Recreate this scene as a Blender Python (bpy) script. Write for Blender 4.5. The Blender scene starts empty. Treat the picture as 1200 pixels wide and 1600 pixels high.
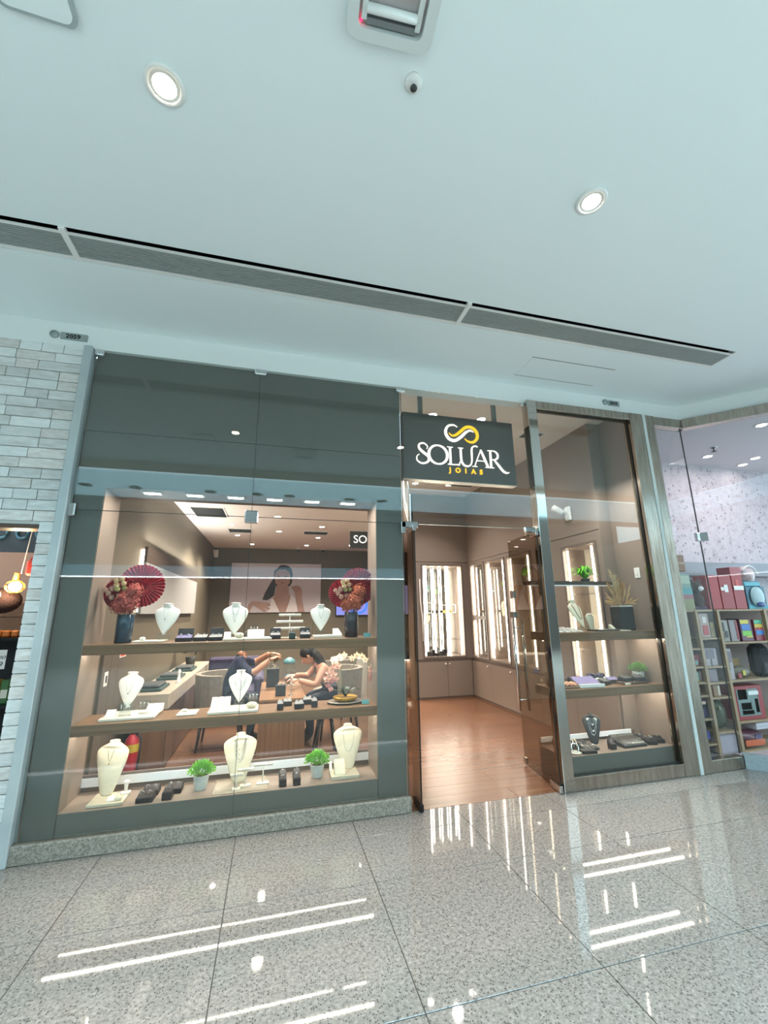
import bpy, bmesh, math, random
from mathutils import Vector, Matrix
random.seed(7)
SC = bpy.context.scene
COL = SC.collection
PI = math.pi
# ------------------------------------------------------------------ camera
YAW, PITCH, ROLL, FPX = 0.25573, 0.232192, -0.010857, 656.07
cd = bpy.data.cameras.new('camera'); cam = bpy.data.objects.new('camera', cd); COL.objects.link(cam)
cd.sensor_fit = 'HORIZONTAL'; cd.sensor_width = 36.0; cd.lens = FPX / 1200 * 36.0; cd.clip_start = 0.02; cd.clip_end = 200
F_ = Vector((math.sin(YAW)*math.cos(PITCH), math.cos(YAW)*math.cos(PITCH), math.sin(PITCH)))
R_ = Vector((math.cos(YAW), -math.sin(YAW), 0)); U_ = R_.cross(F_)
R2 = math.cos(ROLL)*R_ + math.sin(ROLL)*U_; U2 = -math.sin(ROLL)*R_ + math.cos(ROLL)*U_
m = Matrix((R2, U2, -F_)).transposed().to_4x4(); m.translation = Vector((0, -3.50605, 1.5))
cam.matrix_world = m; SC.camera = cam
# ------------------------------------------------------------------ world, exposure
W = bpy.data.worlds.new('world'); SC.world = W; W.use_nodes = True
W.node_tree.nodes['Background'].inputs[0].default_value = (0.66, 0.90, 1.0, 1)
W.node_tree.nodes['Background'].inputs[1].default_value = 3.2
SC.view_settings.view_transform = 'Standard'; SC.view_settings.look = 'None'
SC.view_settings.gamma = 1.0; SC.view_settings.use_curve_mapping = False
SC.view_settings.exposure = 0.56
SC.cycles.max_bounces = 10; SC.cycles.transparent_max_bounces = 24; SC.cycles.diffuse_bounces = 5
SC.cycles.glossy_bounces = 6; SC.cycles.sample_clamp_indirect = 6.0; SC.cycles.caustics_reflective = False; SC.cycles.caustics_refractive = False

def lamp(name, kind, loc, energy, col, size=0.1, size_y=None, rot=(0, 0, 0), spot=None, blend=.6):
    d = bpy.data.lights.new(name, kind); d.energy = energy; d.color = col
    if kind == 'AREA':
        d.shape = 'RECTANGLE'; d.size = size; d.size_y = size_y or size
    elif kind == 'SPOT':
        d.spot_size = spot; d.spot_blend = blend; d.shadow_soft_size = size
    else: d.shadow_soft_size = size
    o = bpy.data.objects.new(name, d); COL.objects.link(o); o.location = loc; o.rotation_euler = rot
    return o
WARM = (1.0, .86, .72); NEUT = (1.0, .93, .87); COOL = (.58, .86, 1.0)
# added fill lamp behind the camera; bounces off the far floor onto the ceiling
fill_lamp = lamp('added_overhead_fill', 'AREA', (1.5, -8.1, 6.4), 1700, COOL, 16, 4.4); fill_lamp.data.spread = math.radians(95)
# shop lights (only some stand under a ceiling fitting built further down)
for (x, y, e) in ((1.9, 2.3, 64), (2.6, 2.9, 62), (2.9, 1.3, 28), (2.0, .9, 40)):
    lamp('shop_spot', 'SPOT', (x, y, 3.62), e, NEUT, .06, spot=2.1)
for (x, y) in ((-.78, 4.3), (.03, 3.5), (.85, 4.2), (-.77, 5.4), (.05, 4.85), (.87, 5.4), (1.76, 5.34), (-.5, 1.6), (.5, 1.8)):
    lamp('shop_spot', 'SPOT', (x, y, 2.98), 165, WARM, .06, spot=2.2)
# window lights: one for the soffit spots, one fill added over the right window
lamp('soffit_light', 'AREA', (-.2, .12, 2.435), 22, NEUT, 1.9, .02)
lamp('right_window_fill', 'AREA', (3.2, .12, 2.9), 13, NEUT, .5, .1)
# uplight added above the left wall panel to brighten the deep shop ceiling
lamp('added_ceiling_uplight', 'AREA', (-1.33, 3.3, 2.27), 24, NEUT, .08, 3.2, rot=(PI, .35, 0))
# ------------------------------------------------------------------ helpers
def lin(h):
    if isinstance(h, str):
        h = h.lstrip('#'); c = [int(h[i:i+2], 16)/255 for i in (0, 2, 4)]
        return tuple((x/12.92 if x <= .04045 else ((x+.055)/1.055)**2.4) for x in c)
    return h
MATS = {}
def mat(name, col, rough=.5, metal=0.0, noise=None, bump=None, emit=0, vary=0, stretch=(1, 1, 1), coat=0, alpha=None, spec=.5, sub=0, coords='Object'):
    """noise=(scale, colour2, contrast) mixes a second colour of the thing itself; bump=(scale, strength)"""
    if name in MATS: return MATS[name]
    M = bpy.data.materials.new(name); M.use_nodes = True; nt = M.node_tree; b = nt.nodes['Principled BSDF']
    c = lin(col) + (1,)
    b.inputs['Base Color'].default_value = c; b.inputs['Roughness'].default_value = rough; b.inputs['Metallic'].default_value = metal
    b.inputs['Specular IOR Level'].default_value = spec
    if coat: b.inputs['Coat Weight'].default_value = coat; b.inputs['Coat Roughness'].default_value = .05
    if emit: b.inputs['Emission Color'].default_value = c; b.inputs['Emission Strength'].default_value = emit
    if sub: b.inputs['Subsurface Weight'].default_value = sub; b.inputs['Subsurface Radius'].default_value = (.02, .01, .005)
    out = None
    if noise or bump:
        tc = nt.nodes.new('ShaderNodeTexCoord'); mp = nt.nodes.new('ShaderNodeMapping'); mp.inputs['Scale'].default_value = stretch
        if coords == 'World':
            tc = nt.nodes.new('ShaderNodeNewGeometry'); nt.links.new(tc.outputs['Position'], mp.inputs[0])
        else: nt.links.new(tc.outputs[coords], mp.inputs[0])
    if noise:
        n = nt.nodes.new('ShaderNodeTexNoise'); n.inputs['Scale'].default_value = noise[0]; n.inputs['Detail'].default_value = 5
        nt.links.new(mp.outputs[0], n.inputs[0])
        r = nt.nodes.new('ShaderNodeValToRGB'); w = .5 - min(.48, noise[2]*.5)
        r.color_ramp.elements[0].position = w*.8+.1; r.color_ramp.elements[1].position = 1-w*.8-.1
        r.color_ramp.elements[0].color = c; r.color_ramp.elements[1].color = lin(noise[1]) + (1,)
        nt.links.new(n.outputs[0], r.inputs[0]); out = r.outputs[0]
    if vary:
        oi = nt.nodes.new('ShaderNodeObjectInfo'); mr = nt.nodes.new('ShaderNodeMapRange')
        mr.inputs[3].default_value = 1-vary; mr.inputs[4].default_value = 1+vary; nt.links.new(oi.outputs['Random'], mr.inputs[0])
        hs = nt.nodes.new('ShaderNodeHueSaturation'); hs.inputs['Color'].default_value = c; nt.links.new(mr.outputs[0], hs.inputs['Value'])
        if out: nt.links.new(out, hs.inputs['Color'])
        out = hs.outputs[0]
    if out: nt.links.new(out, b.inputs['Base Color'])
    if bump:
        n2 = nt.nodes.new('ShaderNodeTexNoise'); n2.inputs['Scale'].default_value = bump[0]; nt.links.new(mp.outputs[0], n2.inputs[0])
        bp = nt.nodes.new('ShaderNodeBump'); bp.inputs['Strength'].default_value = bump[1]; bp.inputs['Distance'].default_value = .01
        nt.links.new(n2.outputs[0], bp.inputs['Height']); nt.links.new(bp.outputs[0], b.inputs['Normal'])
    MATS[name] = M; return M
def glass(name, tint=(1, 1, 1), ior=1.6, rough=0.0):
    if name in MATS: return MATS[name]
    M = bpy.data.materials.new(name); M.use_nodes = True; nt = M.node_tree; nt.nodes.clear()
    o = nt.nodes.new('ShaderNodeOutputMaterial'); t = nt.nodes.new('ShaderNodeBsdfTransparent'); g = nt.nodes.new('ShaderNodeBsdfGlossy')
    x = nt.nodes.new('ShaderNodeMixShader'); f = nt.nodes.new('ShaderNodeFresnel'); f.inputs[0].default_value = ior
    ge = nt.nodes.new('ShaderNodeNewGeometry'); mr = nt.nodes.new('ShaderNodeMapRange'); mr.inputs[3].default_value = ior; mr.inputs[4].default_value = 1/ior   # thin pane: same reflectance on both faces
    nt.links.new(ge.outputs['Backfacing'], mr.inputs[0]); nt.links.new(mr.outputs[0], f.inputs[0])
    t.inputs[0].default_value = tint + (1,); g.inputs['Roughness'].default_value = rough
    nt.links.new(f.outputs[0], x.inputs[0]); nt.links.new(t.outputs[0], x.inputs[1]); nt.links.new(g.outputs[0], x.inputs[2]); nt.links.new(x.outputs[0], o.inputs[0])
    MATS[name] = M; return M
def glow(name, col, s):
    if name in MATS: return MATS[name]
    M = bpy.data.materials.new(name); M.use_nodes = True; nt = M.node_tree; nt.nodes.clear()
    o = nt.nodes.new('ShaderNodeOutputMaterial'); e = nt.nodes.new('ShaderNodeEmission')
    e.inputs[0].default_value = lin(col) + (1,); e.inputs[1].default_value = s; nt.links.new(e.outputs[0], o.inputs[0])
    MATS[name] = M; return M
class MB:
    def __init__(s): s.v = []; s.f = []; s.mi = []; s.sm = []
    def add(s, vs, fs, mi=0, smooth=False):
        b = len(s.v); s.v += [tuple(v) for v in vs]
        for f in fs: s.f.append([i+b for i in f]); s.mi.append(mi); s.sm.append(smooth)
        return s
    def box(s, x0, x1, y0, y1, z0, z1, mi=0, tf=None):
        vs = [Vector((x, y, z)) for z in (z0, z1) for y in (y0, y1) for x in (x0, x1)]
        if tf: vs = [tf @ v for v in vs]
        return s.add(vs, [(0, 2, 3, 1), (4, 5, 7, 6), (0, 1, 5, 4), (2, 6, 7, 3), (0, 4, 6, 2), (1, 3, 7, 5)], mi)
    def bbox(s, x0, x1, y0, y1, z0, z1, r=.004, mi=0, tf=None):
        """box with chamfered edges"""
        r = min(r, (x1-x0)*.45, (y1-y0)*.45, (z1-z0)*.45)
        bm = bmesh.new(); bmesh.ops.create_cube(bm, size=1)
        for v in bm.verts: v.co = Vector(((x0+x1)/2+v.co.x*(x1-x0), (y0+y1)/2+v.co.y*(y1-y0), (z0+z1)/2+v.co.z*(z1-z0)))
        bmesh.ops.bevel(bm, geom=bm.edges[:], offset=r, segments=1, affect='EDGES', profile=.5)
        bm.verts.index_update()
        s.add([(tf @ v.co if tf else v.co) for v in bm.verts], [[v.index for v in f.verts] for f in bm.faces], mi); bm.free(); return s
    def lathe(s, prof, c=(0, 0, 0), n=24, mi=0, tf=None, smooth=True, sx=1, sy=1, cap=True):
        vs = []; fs = []
        for r, z in prof:
            for k in range(n):
                a = 2*PI*k/n; vs.append(Vector((c[0]+r*sx*math.cos(a), c[1]+r*sy*math.sin(a), c[2]+z)))
        for j in range(len(prof)-1):
            for k in range(n): fs.append((j*n+k, j*n+(k+1) % n, (j+1)*n+(k+1) % n, (j+1)*n+k))
        if cap:
            if prof[0][0] > 1e-5: fs.append(tuple(range(n-1, -1, -1)))
            if prof[-1][0] > 1e-5: fs.append(tuple((len(prof)-1)*n+k for k in range(n)))
        if tf: vs = [tf @ v for v in vs]
        return s.add(vs, fs, mi, smooth)
    def tube(s, pts, r, n=8, mi=0, closed=False, smooth=True):
        pts = [Vector(p) for p in pts]; L = len(pts); vs = []; fs = []
        rr = r if isinstance(r, (list, tuple)) else [r]*L
        for i, p in enumerate(pts):
            a = pts[(i-1) % L] if (i or closed) else p; b = pts[(i+1) % L] if (i < L-1 or closed) else p
            t = (b-a).normalized() if (b-a).length > 1e-9 else Vector((0, 0, 1))
            u = t.cross(Vector((0, 0, 1)) if abs(t.z) < .95 else Vector((1, 0, 0))).normalized(); w = t.cross(u)
            for k in range(n):
                q = 2*PI*k/n; vs.append(p + rr[i]*(math.cos(q)*u+math.sin(q)*w))
        for i in range(L if closed else L-1):
            j = (i+1) % L
            for k in range(n): fs.append((i*n+k, i*n+(k+1) % n, j*n+(k+1) % n, j*n+k))
        if not closed: fs += [tuple(range(n-1, -1, -1)), tuple((L-1)*n+k for k in range(n))]
        return s.add(vs, fs, mi, smooth)
    def ball(s, c, r, n=10, mi=0, tf=None):
        rx, ry, rz = r if isinstance(r, (tuple, list)) else (r, r, r)
        k = max(4, n//2+1); vs = [Vector((c[0], c[1], c[2]-rz))]; fs = []
        for j in range(1, k):
            t = -PI/2+PI*j/k
            for i in range(n): a = 2*PI*i/n; vs.append(Vector((c[0]+rx*math.cos(t)*math.cos(a), c[1]+ry*math.cos(t)*math.sin(a), c[2]+rz*math.sin(t))))
        vs.append(Vector((c[0], c[1], c[2]+rz))); T = len(vs)-1
        for i in range(n):
            fs.append((0, 1+(i+1) % n, 1+i)); fs.append((T, 1+(k-2)*n+i, 1+(k-2)*n+(i+1) % n))
            for j in range(k-2): fs.append((1+j*n+i, 1+j*n+(i+1) % n, 1+(j+1)*n+(i+1) % n, 1+(j+1)*n+i))
        if tf: vs = [tf @ v for v in vs]
        return s.add(vs, fs, mi, True)
    def prism(s, poly, frame, d, mi=0):
        """poly: 2-D outline; frame: (origin, ux, uy, n); thickness d along n"""
        o, ux, uy, nn = [Vector(q) for q in frame]; n = len(poly)
        a = [o+ux*p[0]+uy*p[1] for p in poly]; b = [q+nn*d for q in a]
        return s.add(a+b, [tuple(range(n-1, -1, -1)), tuple(range(n, 2*n))]+[(i, (i+1) % n, n+(i+1) % n, n+i) for i in range(n)], mi)
    def stroke(s, pts, wid, frame, d, mi=0, sub=6, closed=False):
        """smooth ribbon of varying width (letter stroke)"""
        P = [Vector((p[0], p[1])) for p in pts]; L = len(P); Q = []; Wd = []
        segs = L if closed else L-1
        for i in range(segs):
            g = (lambda k: P[k % L]) if closed else (lambda k: P[min(max(k, 0), L-1)])
            h = (lambda k: wid[k % L]) if closed else (lambda k: wid[min(max(k, 0), L-1)])
            for j in range(sub):
                t = j/sub; p0, p1, p2, p3 = g(i-1), g(i), g(i+1), g(i+2)
                Q.append(.5*((2*p1)+(p2-p0)*t+(2*p0-5*p1+4*p2-p3)*t*t+(3*p1-p0-3*p2+p3)*t**3)); Wd.append(h(i)*(1-t)+h(i+1)*t)
        if not closed: Q.append(P[-1]); Wd.append(wid[-1])
        o, ux, uy, nn = [Vector(q) for q in frame]; n = len(Q); A = []; B = []
        for i in range(n):
            a = Q[(i-1) % n] if (closed or i) else Q[i]; b = Q[(i+1) % n] if (closed or i < n-1) else Q[i]
            t = (b-a).normalized(); w = Vector((-t.y, t.x))*Wd[i]/2
            A.append(o+ux*(Q[i]+w).x+uy*(Q[i]+w).y); B.append(o+ux*(Q[i]-w).x+uy*(Q[i]-w).y)
        vs = A+B+[q+nn*d for q in A]+[q+nn*d for q in B]; fs = []
        for i in range(n if closed else n-1):
            j = (i+1) % n
            fs += [(2*n+i, 3*n+i, 3*n+j, 2*n+j), (i, j, n+j, n+i), (i, 2*n+i, 2*n+j, j), (n+i, n+j, 3*n+j, 3*n+i)]
        if not closed: fs += [(0, n, 3*n, 2*n), (n-1, 3*n-1, 4*n-1, 2*n-1)]
        return s.add(vs, fs, mi)
    def build(s, name, mats, parent=None, loc=None, auto=False):
        me = bpy.data.meshes.new(name); me.from_pydata([tuple(v) for v in s.v], [], s.f)
        mats = mats if isinstance(mats, (list, tuple)) else [mats]
        for q in mats: me.materials.append(q)
        me.polygons.foreach_set('material_index', s.mi); me.polygons.foreach_set('use_smooth', s.sm); me.update()
        bm = bmesh.new(); bm.from_mesh(me); bmesh.ops.recalc_face_normals(bm, faces=bm.faces[:]); bm.to_mesh(me); bm.free()
        o = bpy.data.objects.new(name, me); COL.objects.link(o)
        if parent: o.parent = parent
        if loc: o.location = loc
        return o
def tag(o, label=None, cat=None, group=None, kind=None):
    for k, v in (('label', label), ('category', cat), ('group', group), ('kind', kind)):
        if v: o[k] = v
    return o
def thing(name, label, cat, loc=(0, 0, 0), rz=0, group=None):
    o = bpy.data.objects.new(name, None); o.empty_display_size = .05; COL.objects.link(o)
    o.location = loc; o.rotation_euler = (0, 0, rz); return tag(o, label, cat, group)
def struct(name, mb, m, parent=None):
    o = mb.build(name, m, parent)
    if not parent: o['kind'] = 'structure'
    return o
def kids(o): return [c for c in bpy.data.objects if c.parent == o]
def dup(root, loc, rz=None, label=None, group=None, scale=None):
    r = root.copy(); COL.objects.link(r); r.location = loc
    if rz is not None: r.rotation_euler = (0, 0, rz)
    if label: r['label'] = label
    if group: r['group'] = group
    if scale: r.scale = (scale,)*3
    for ch in kids(root):
        c = ch.copy(); COL.objects.link(c); c.parent = r
        for g in kids(ch):
            d = g.copy(); COL.objects.link(d); d.parent = c
    return r
def rotx(a): return Matrix.Rotation(a, 4, 'X')
def roty(a): return Matrix.Rotation(a, 4, 'Y')
def rotz(a): return Matrix.Rotation(a, 4, 'Z')
def T(*p): return Matrix.Translation(p)
def text_into(mb, s, size, frame, d=.002, mi=0, align='CENTER', shear=0, bold=0):
    cu = bpy.data.curves.new('t', 'FONT'); cu.body = s; cu.size = size; cu.align_x = align; cu.extrude = d/2; cu.shear = shear; cu.offset = bold
    o = bpy.data.objects.new('t', cu); COL.objects.link(o); bpy.context.view_layer.update()
    me = bpy.data.meshes.new_from_object(o.evaluated_get(bpy.context.evaluated_depsgraph_get()))
    O, ux, uy, nn = [Vector(q) for q in frame]
    mb.add([O+ux*v.co.x+uy*v.co.y+nn*(v.co.z+d/2) for v in me.vertices], [list(p.vertices) for p in me.polygons], mi)
    bpy.data.objects.remove(o); bpy.data.curves.remove(cu); bpy.data.meshes.remove(me)
def rrect(x0, x1, y0, y1, r, k=5):
    out = []
    for cx, cy, a0 in ((x1-r, y1-r, 0), (x0+r, y1-r, 90), (x0+r, y0+r, 180), (x1-r, y0+r, 270)):
        for i in range(k+1): a = math.radians(a0+90*i/k); out.append((cx+r*math.cos(a), cy+r*math.sin(a)))
    return out
def wall_holes(mb, us, vs, holes, put):
    """grid of boxes over a rectangle leaving the holes (u0,u1,v0,v1) open; put(u0,u1,v0,v1) adds a box"""
    U = sorted({us[0], us[1]} | {q for h in holes for q in h[:2]}); V = sorted({vs[0], vs[1]} | {q for h in holes for q in h[2:]})
    for i in range(len(U)-1):
        for j in range(len(V)-1):
            cu, cv = (U[i]+U[i+1])/2, (V[j]+V[j+1])/2
            if not any(h[0] < cu < h[1] and h[2] < cv < h[3] for h in holes): put(U[i], U[i+1], V[j], V[j+1])
# ------------------------------------------------------------------ materials
def speckle(name, cols, scale, rough, spec=.5, flecks=None):
    """mineral grain: fine noise through a ramp, with small dark flecks of a second mineral"""
    M = bpy.data.materials.new(name); M.use_nodes = True; nt = M.node_tree; b = nt.nodes['Principled BSDF']
    g = nt.nodes.new('ShaderNodeNewGeometry'); n = nt.nodes.new('ShaderNodeTexNoise'); n.inputs['Scale'].default_value = scale; n.inputs['Detail'].default_value = 7; n.inputs['Roughness'].default_value = .78
    r = nt.nodes.new('ShaderNodeValToRGB'); e = r.color_ramp.elements
    while len(e) < len(cols): e.new(.5)
    for q, (p, c) in zip(e, cols): q.position = p; q.color = lin(c)+(1,)
    nt.links.new(g.outputs['Position'], n.inputs[0]); nt.links.new(n.outputs[0], r.inputs[0]); out = r.outputs[0]
    if flecks:
        v = nt.nodes.new('ShaderNodeTexVoronoi'); v.inputs['Scale'].default_value = flecks[0]; v.inputs['Randomness'].default_value = 1; nt.links.new(g.outputs['Position'], v.inputs['Vector'])
        sp = nt.nodes.new('ShaderNodeSeparateColor'); nt.links.new(v.outputs['Color'], sp.inputs[0])
        lt = nt.nodes.new('ShaderNodeMath'); lt.operation = 'LESS_THAN'; lt.inputs[1].default_value = flecks[1]; nt.links.new(sp.outputs[0], lt.inputs[0])
        d = nt.nodes.new('ShaderNodeMath'); d.operation = 'LESS_THAN'; d.inputs[1].default_value = flecks[3]; nt.links.new(v.outputs['Distance'], d.inputs[0])
        mu = nt.nodes.new('ShaderNodeMath'); mu.operation = 'MULTIPLY'; nt.links.new(lt.outputs[0], mu.inputs[0]); nt.links.new(d.outputs[0], mu.inputs[1])
        m2 = nt.nodes.new('ShaderNodeMath'); m2.operation = 'MULTIPLY'; m2.inputs[1].default_value = .8; nt.links.new(mu.outputs[0], m2.inputs[0])
        mx = nt.nodes.new('ShaderNodeMix'); mx.data_type = 'RGBA'; mx.inputs[7].default_value = lin(flecks[2])+(1,); nt.links.new(m2.outputs[0], mx.inputs[0]); nt.links.new(out, mx.inputs[6]); out = mx.outputs[2]
    nt.links.new(out, b.inputs['Base Color'])
    b.inputs['Roughness'].default_value = rough; b.inputs['Specular IOR Level'].default_value = spec; MATS[name] = M; return M
GRANITE = speckle('polished_granite', [(.0, '#4c4845'), (.36, '#67625d'), (.45, '#837c76'), (.54, '#938b84'), (.64, '#a59d95'), (1, '#beb5ad')], 60, .035, .5, (105, .26, '#494542', .42))
GRANITE2 = speckle('granite_plinth', [(.0, '#4a4741'), (.4, '#6f6c64'), (.5, '#8b877d'), (.6, '#a39f94'), (1, '#b5b0a5')], 80, .12)
TERRAZZO = speckle('speckled_wallpaper', [(.0, '#5c5458'), (.33, '#7d7478'), (.40, '#b9aeb4'), (.55, '#c6bcc4'), (.7, '#cfc3b8'), (1, '#d8cfcb')], 14, .6, .5, (22, .2, '#6b6066', .3))
CEIL = mat('ceiling_paint', '#e8f1f2', .9); FASC = mat('fascia_paint', '#e6ebea', .8)
GROUT = mat('grout', '#4a4742', .8)
STEEL = mat('brushed_steel', '#beb5a9', .2, 1, noise=(6, '#988e82', .6), stretch=(8, 8, .6))
STEELM = mat('mirror_steel', '#c4c3bd', .07, 1)
STEELG = mat('grey_profile', '#bfc8c8', .4, .15, noise=(5, '#aab5b8', .8))
CHROME = mat('chrome', '#d9dcdc', .08, 1)
BLACKG = mat('black_gasket', '#14140f', .4)
GREY = mat('grey_laminate', '#5d5f5a', .45)
GREYF = mat('grey_front', '#63635d', .4)
TAUPE = mat('taupe_laminate', '#8a7b6f', .5, noise=(3, '#84756a', .8))
TAUPED = mat('dark_taupe', '#6d6058', .5)
INWALL = mat('warm_taupe_wall', '#877a70', .38, noise=(2, '#82756b', .8))
OLIVE = mat('olive_wall', '#635b4d', .55); INCEIL = mat('shop_ceiling', '#e6dfd8', .8)
BROWN = mat('dark_brown_panel', '#574a42', .5)
def wood(name, c1, c2, axis, sc=1, rough=.35, vary=0):
    # grain runs along the given axis
    st = {'x': (.35, 14, 14), 'y': (14, .35, 14), 'z': (14, 14, .35)}[axis]
    return mat(name, c1, rough, noise=(2.2*sc, c2, .9), stretch=st, vary=vary, coords='World')
WFLOOR = wood('wood_floor', '#795640', '#553929', 'x', 1.3, .27, .10)
WSHELF = wood('oak_shelf', '#8c6a4c', '#553e2a', 'x', 1.3, .4)
WDESK = wood('walnut_vertical', '#8a684c', '#5c4332', 'z', 1.2, .35); WDESKT = wood('walnut_top', '#a07a58', '#7b5a40', 'y', 1, .3)
WCNT = wood('walnut_counter', '#6d5443', '#4a372c', 'y', 1.3, .3)
PALE = wood('pale_pine', '#b39b7a', '#92795a', 'z', 1.2, .5)
STONE = mat('beige_stone', '#b5ab9c', .3, noise=(6, '#a2988a', .8))
GL = glass('shop_glass', (.97, .99, .98), 1.55); GLT = glass('door_glass', (.70, .66, .60), 1.8); GLS = glass('toy_shop_glass', (.97, .98, .98), 1.38); GLC = glass('clear_glass', (.98, .99, .99), 1.5)
ACR = glass('acrylic', (.93, .96, .96), 1.7, .05); MIRROR = mat('mirror', '#e6ebea', .02, 1)
WHITE = mat('white_plastic', '#e8e8e4', .4); LEATHER = mat('white_leatherette', '#f1ece4', .5); CREAM = mat('cream_linen', '#e9dfc6', .65, noise=(60, '#e0d5ba', .5)); PAD = mat('display_pad', '#ddd8c9', .6)
BLACK = mat('black_velvet', '#17151a', .55); BLK2 = mat('black_gloss', '#101013', .2); DGREY = mat('dark_grey', '#3b3d3b', .5)
SILVER = mat('silver', '#e4e4e2', .12, 1); GOLD = mat('gold', '#e2b657', .2, 1); LEDW = glow('led_white', '#fff3e2', 50.0); LEDC = glow('led_cabinet', '#fff0dc', 18.0)
BULBW = glow('bulb_warm', '#ffe6c4', 26.0); BULBN = glow('bulb_neutral', '#fff6ee', 24.0); PANEL = glow('led_panel', '#fff8ec', 7.0)
# ------------------------------------------------------------------ concourse floor
fl = struct('floor', MB().box(-9, 12, -11.5, 0, -.08, -.004), GROUT)
XJ = [-.17+.8125*k for k in range(-6, 11)]; YJ = [0, -.27, -.77, -1.6, -2.43, -3.26, -4.09, -4.92, -5.75]
tile_me = {}
for i in range(len(XJ)-1):
    for j in range(len(YJ)-1):
        w, d = XJ[i+1]-XJ[i]-.004, YJ[j]-YJ[j+1]-.004; key = (round(w, 3), round(d, 3))
        if key not in tile_me:
            t = MB().bbox(-w/2, w/2, -d/2, d/2, -.004, 0, .0015).build('floor_tile', GRANITE, fl); tile_me[key] = t.data
        else:
            t = bpy.data.objects.new('floor_tile', tile_me[key]); COL.objects.link(t); t.parent = fl
        t.location = ((XJ[i]+XJ[i+1])/2, (YJ[j]+YJ[j+1])/2, random.uniform(-.0004, 0))
MB().box(-9, XJ[0], -11.5, 0, -.004, 0).box(XJ[-1], 12, -11.5, 0, -.004, 0).box(XJ[0], XJ[-1], -11.5, -5.75, -.004, 0).build('floor_border', GRANITE, fl)
# shop floor of wooden planks
fw = struct('floor', MB().box(-1.45, 4.0, .001, 7.35, -.08, -.003), mat('underlay', '#3a2a20', .8))
plank = None
for r in range(38):
    y = .0965+.192*r; x = -1.45-random.uniform(0, 1.2)
    while x < 4.0:
        L = 1.3; a, b = max(x, -1.45), min(x+L, 4.0)
        if b-a > .05:
            if plank is None: plank = MB().box(-.5, .5, -.095, .095, -.004, 0).build('floor_plank', WFLOOR, fw); o = plank
            else: o = bpy.data.objects.new('floor_plank', plank.data); COL.objects.link(o); o.parent = fw
            o.location = ((a+b)/2, y, random.uniform(-.0004, 0)); o.scale = ((b-a)-.003, 1, 1)
        x += L
# ------------------------------------------------------------------ ceilings and fascia
c = MB(); Z = 3.8
wall_holes(c, (-9, 12), (-3.4, .3), [(-4.2, 4.048, -1.0, -.745)], lambda a, b, d, e: c.box(a, b, d, e, Z, 3.92))
c.box(-9, 12, -3.42, -3.4, 3.66, 3.92)
struct('ceiling', c, CEIL)
struct('window_5', MB().box(-9, 12, -5.15, -3.42, 3.63, 3.64), glass('roof_glass', (.86, .97, 1.0), 1.3))                      # glazed roof strip of the concourse
struct('ceiling', MB().box(-9, 12, -5.5, -5.15, 3.62, 3.66), mat('far_slab', '#6d6a66', .8))
struct('trim_1', MB().box(-9, 12, -3.405, -3.39, 3.66, 3.795), mat('beige_riser', '#d8c6aa', .7))
struct('trim_2', MB().box(-9, 3.9, -.74, -.628, Z-.006, Z), CEIL)
fz = MB().box(-9, 4.47, 0, .12, 3.6, Z)
fz.prism([(4.47, 0), (9, -4.53), (9.1, -4.43), (4.57, .1)], ((0, 0, 3.6), (1, 0, 0), (0, 1, 0), (0, 0, 1)), .2)
struct('wall_front', fz, FASC)
struct('ceiling', MB().prism([(1.09, .12), (3.77, .12), (3.77, 3.95), (2.46, 3.95)], ((0, 0, 3.7), (1, 0, 0), (0, 1, 0), (0, 0, 1)), .1), INCEIL)
lc = MB().prism([(-1.5, .38), (1.085, .38), (2.46, 3.95), (4, 3.95), (4, 7.4), (-1.5, 7.4)], ((0, 0, 3.05), (1, 0, 0), (0, 1, 0), (0, 0, 1)), .1)
lc.prism([(1.05, .38), (1.085, .38), (2.46, 3.95), (2.43, 3.95)], ((0, 0, 3.0), (1, 0, 0), (0, 1, 0), (0, 0, 1)), .75)
struct('ceiling', lc, INCEIL)
# ------------------------------------------------------------------ shop front: granite plinth, pillars, header panels
struct('trim_3', MB().bbox(-1.545, 1.105, -.03, .06, 0, .108, .006), GRANITE2)
struct('trim_4', MB().box(-1.5, 1.09, -.012, .012, .108, .116), STEEL)
struct('trim_5', MB().bbox(-1.557, -1.496, -.05, .05, 0, 3.6, .006), STEELG)
wf = struct('wall_front', MB().box(-1.485, 1.088, .05, .38, 2.47, 3.72), BROWN)
for (x0, x1, z0, z1) in ((-1.485, 1.088, 2.45, 2.905), (-1.485, 1.088, 2.910, 3.6)): MB().box(x0, x1, .034, .05, z0, z1).build('header_panel', GREY, wf)
MB().box(-1.29, .855, .05, .38, 2.45, 2.47).build('soffit_panel', BROWN, wf)
struct('wall_left', MB().box(-1.485, -1.293, .034, .38, .108, 2.45), GREY); struct('wall_left', MB().box(-1.293, -1.287, .04, .38, .238, 2.45), TAUPE)
pr = struct('wall_right', MB().box(.858, 1.088, .034, .38, .108, 2.45), GREY); struct('wall_right', MB().box(.852, .858, .04, .38, .238, 2.45), TAUPE)
MB().box(1.088, 1.092, .034, .38, .0, 3.7).build('pillar_side', INWALL, pr)
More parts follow.
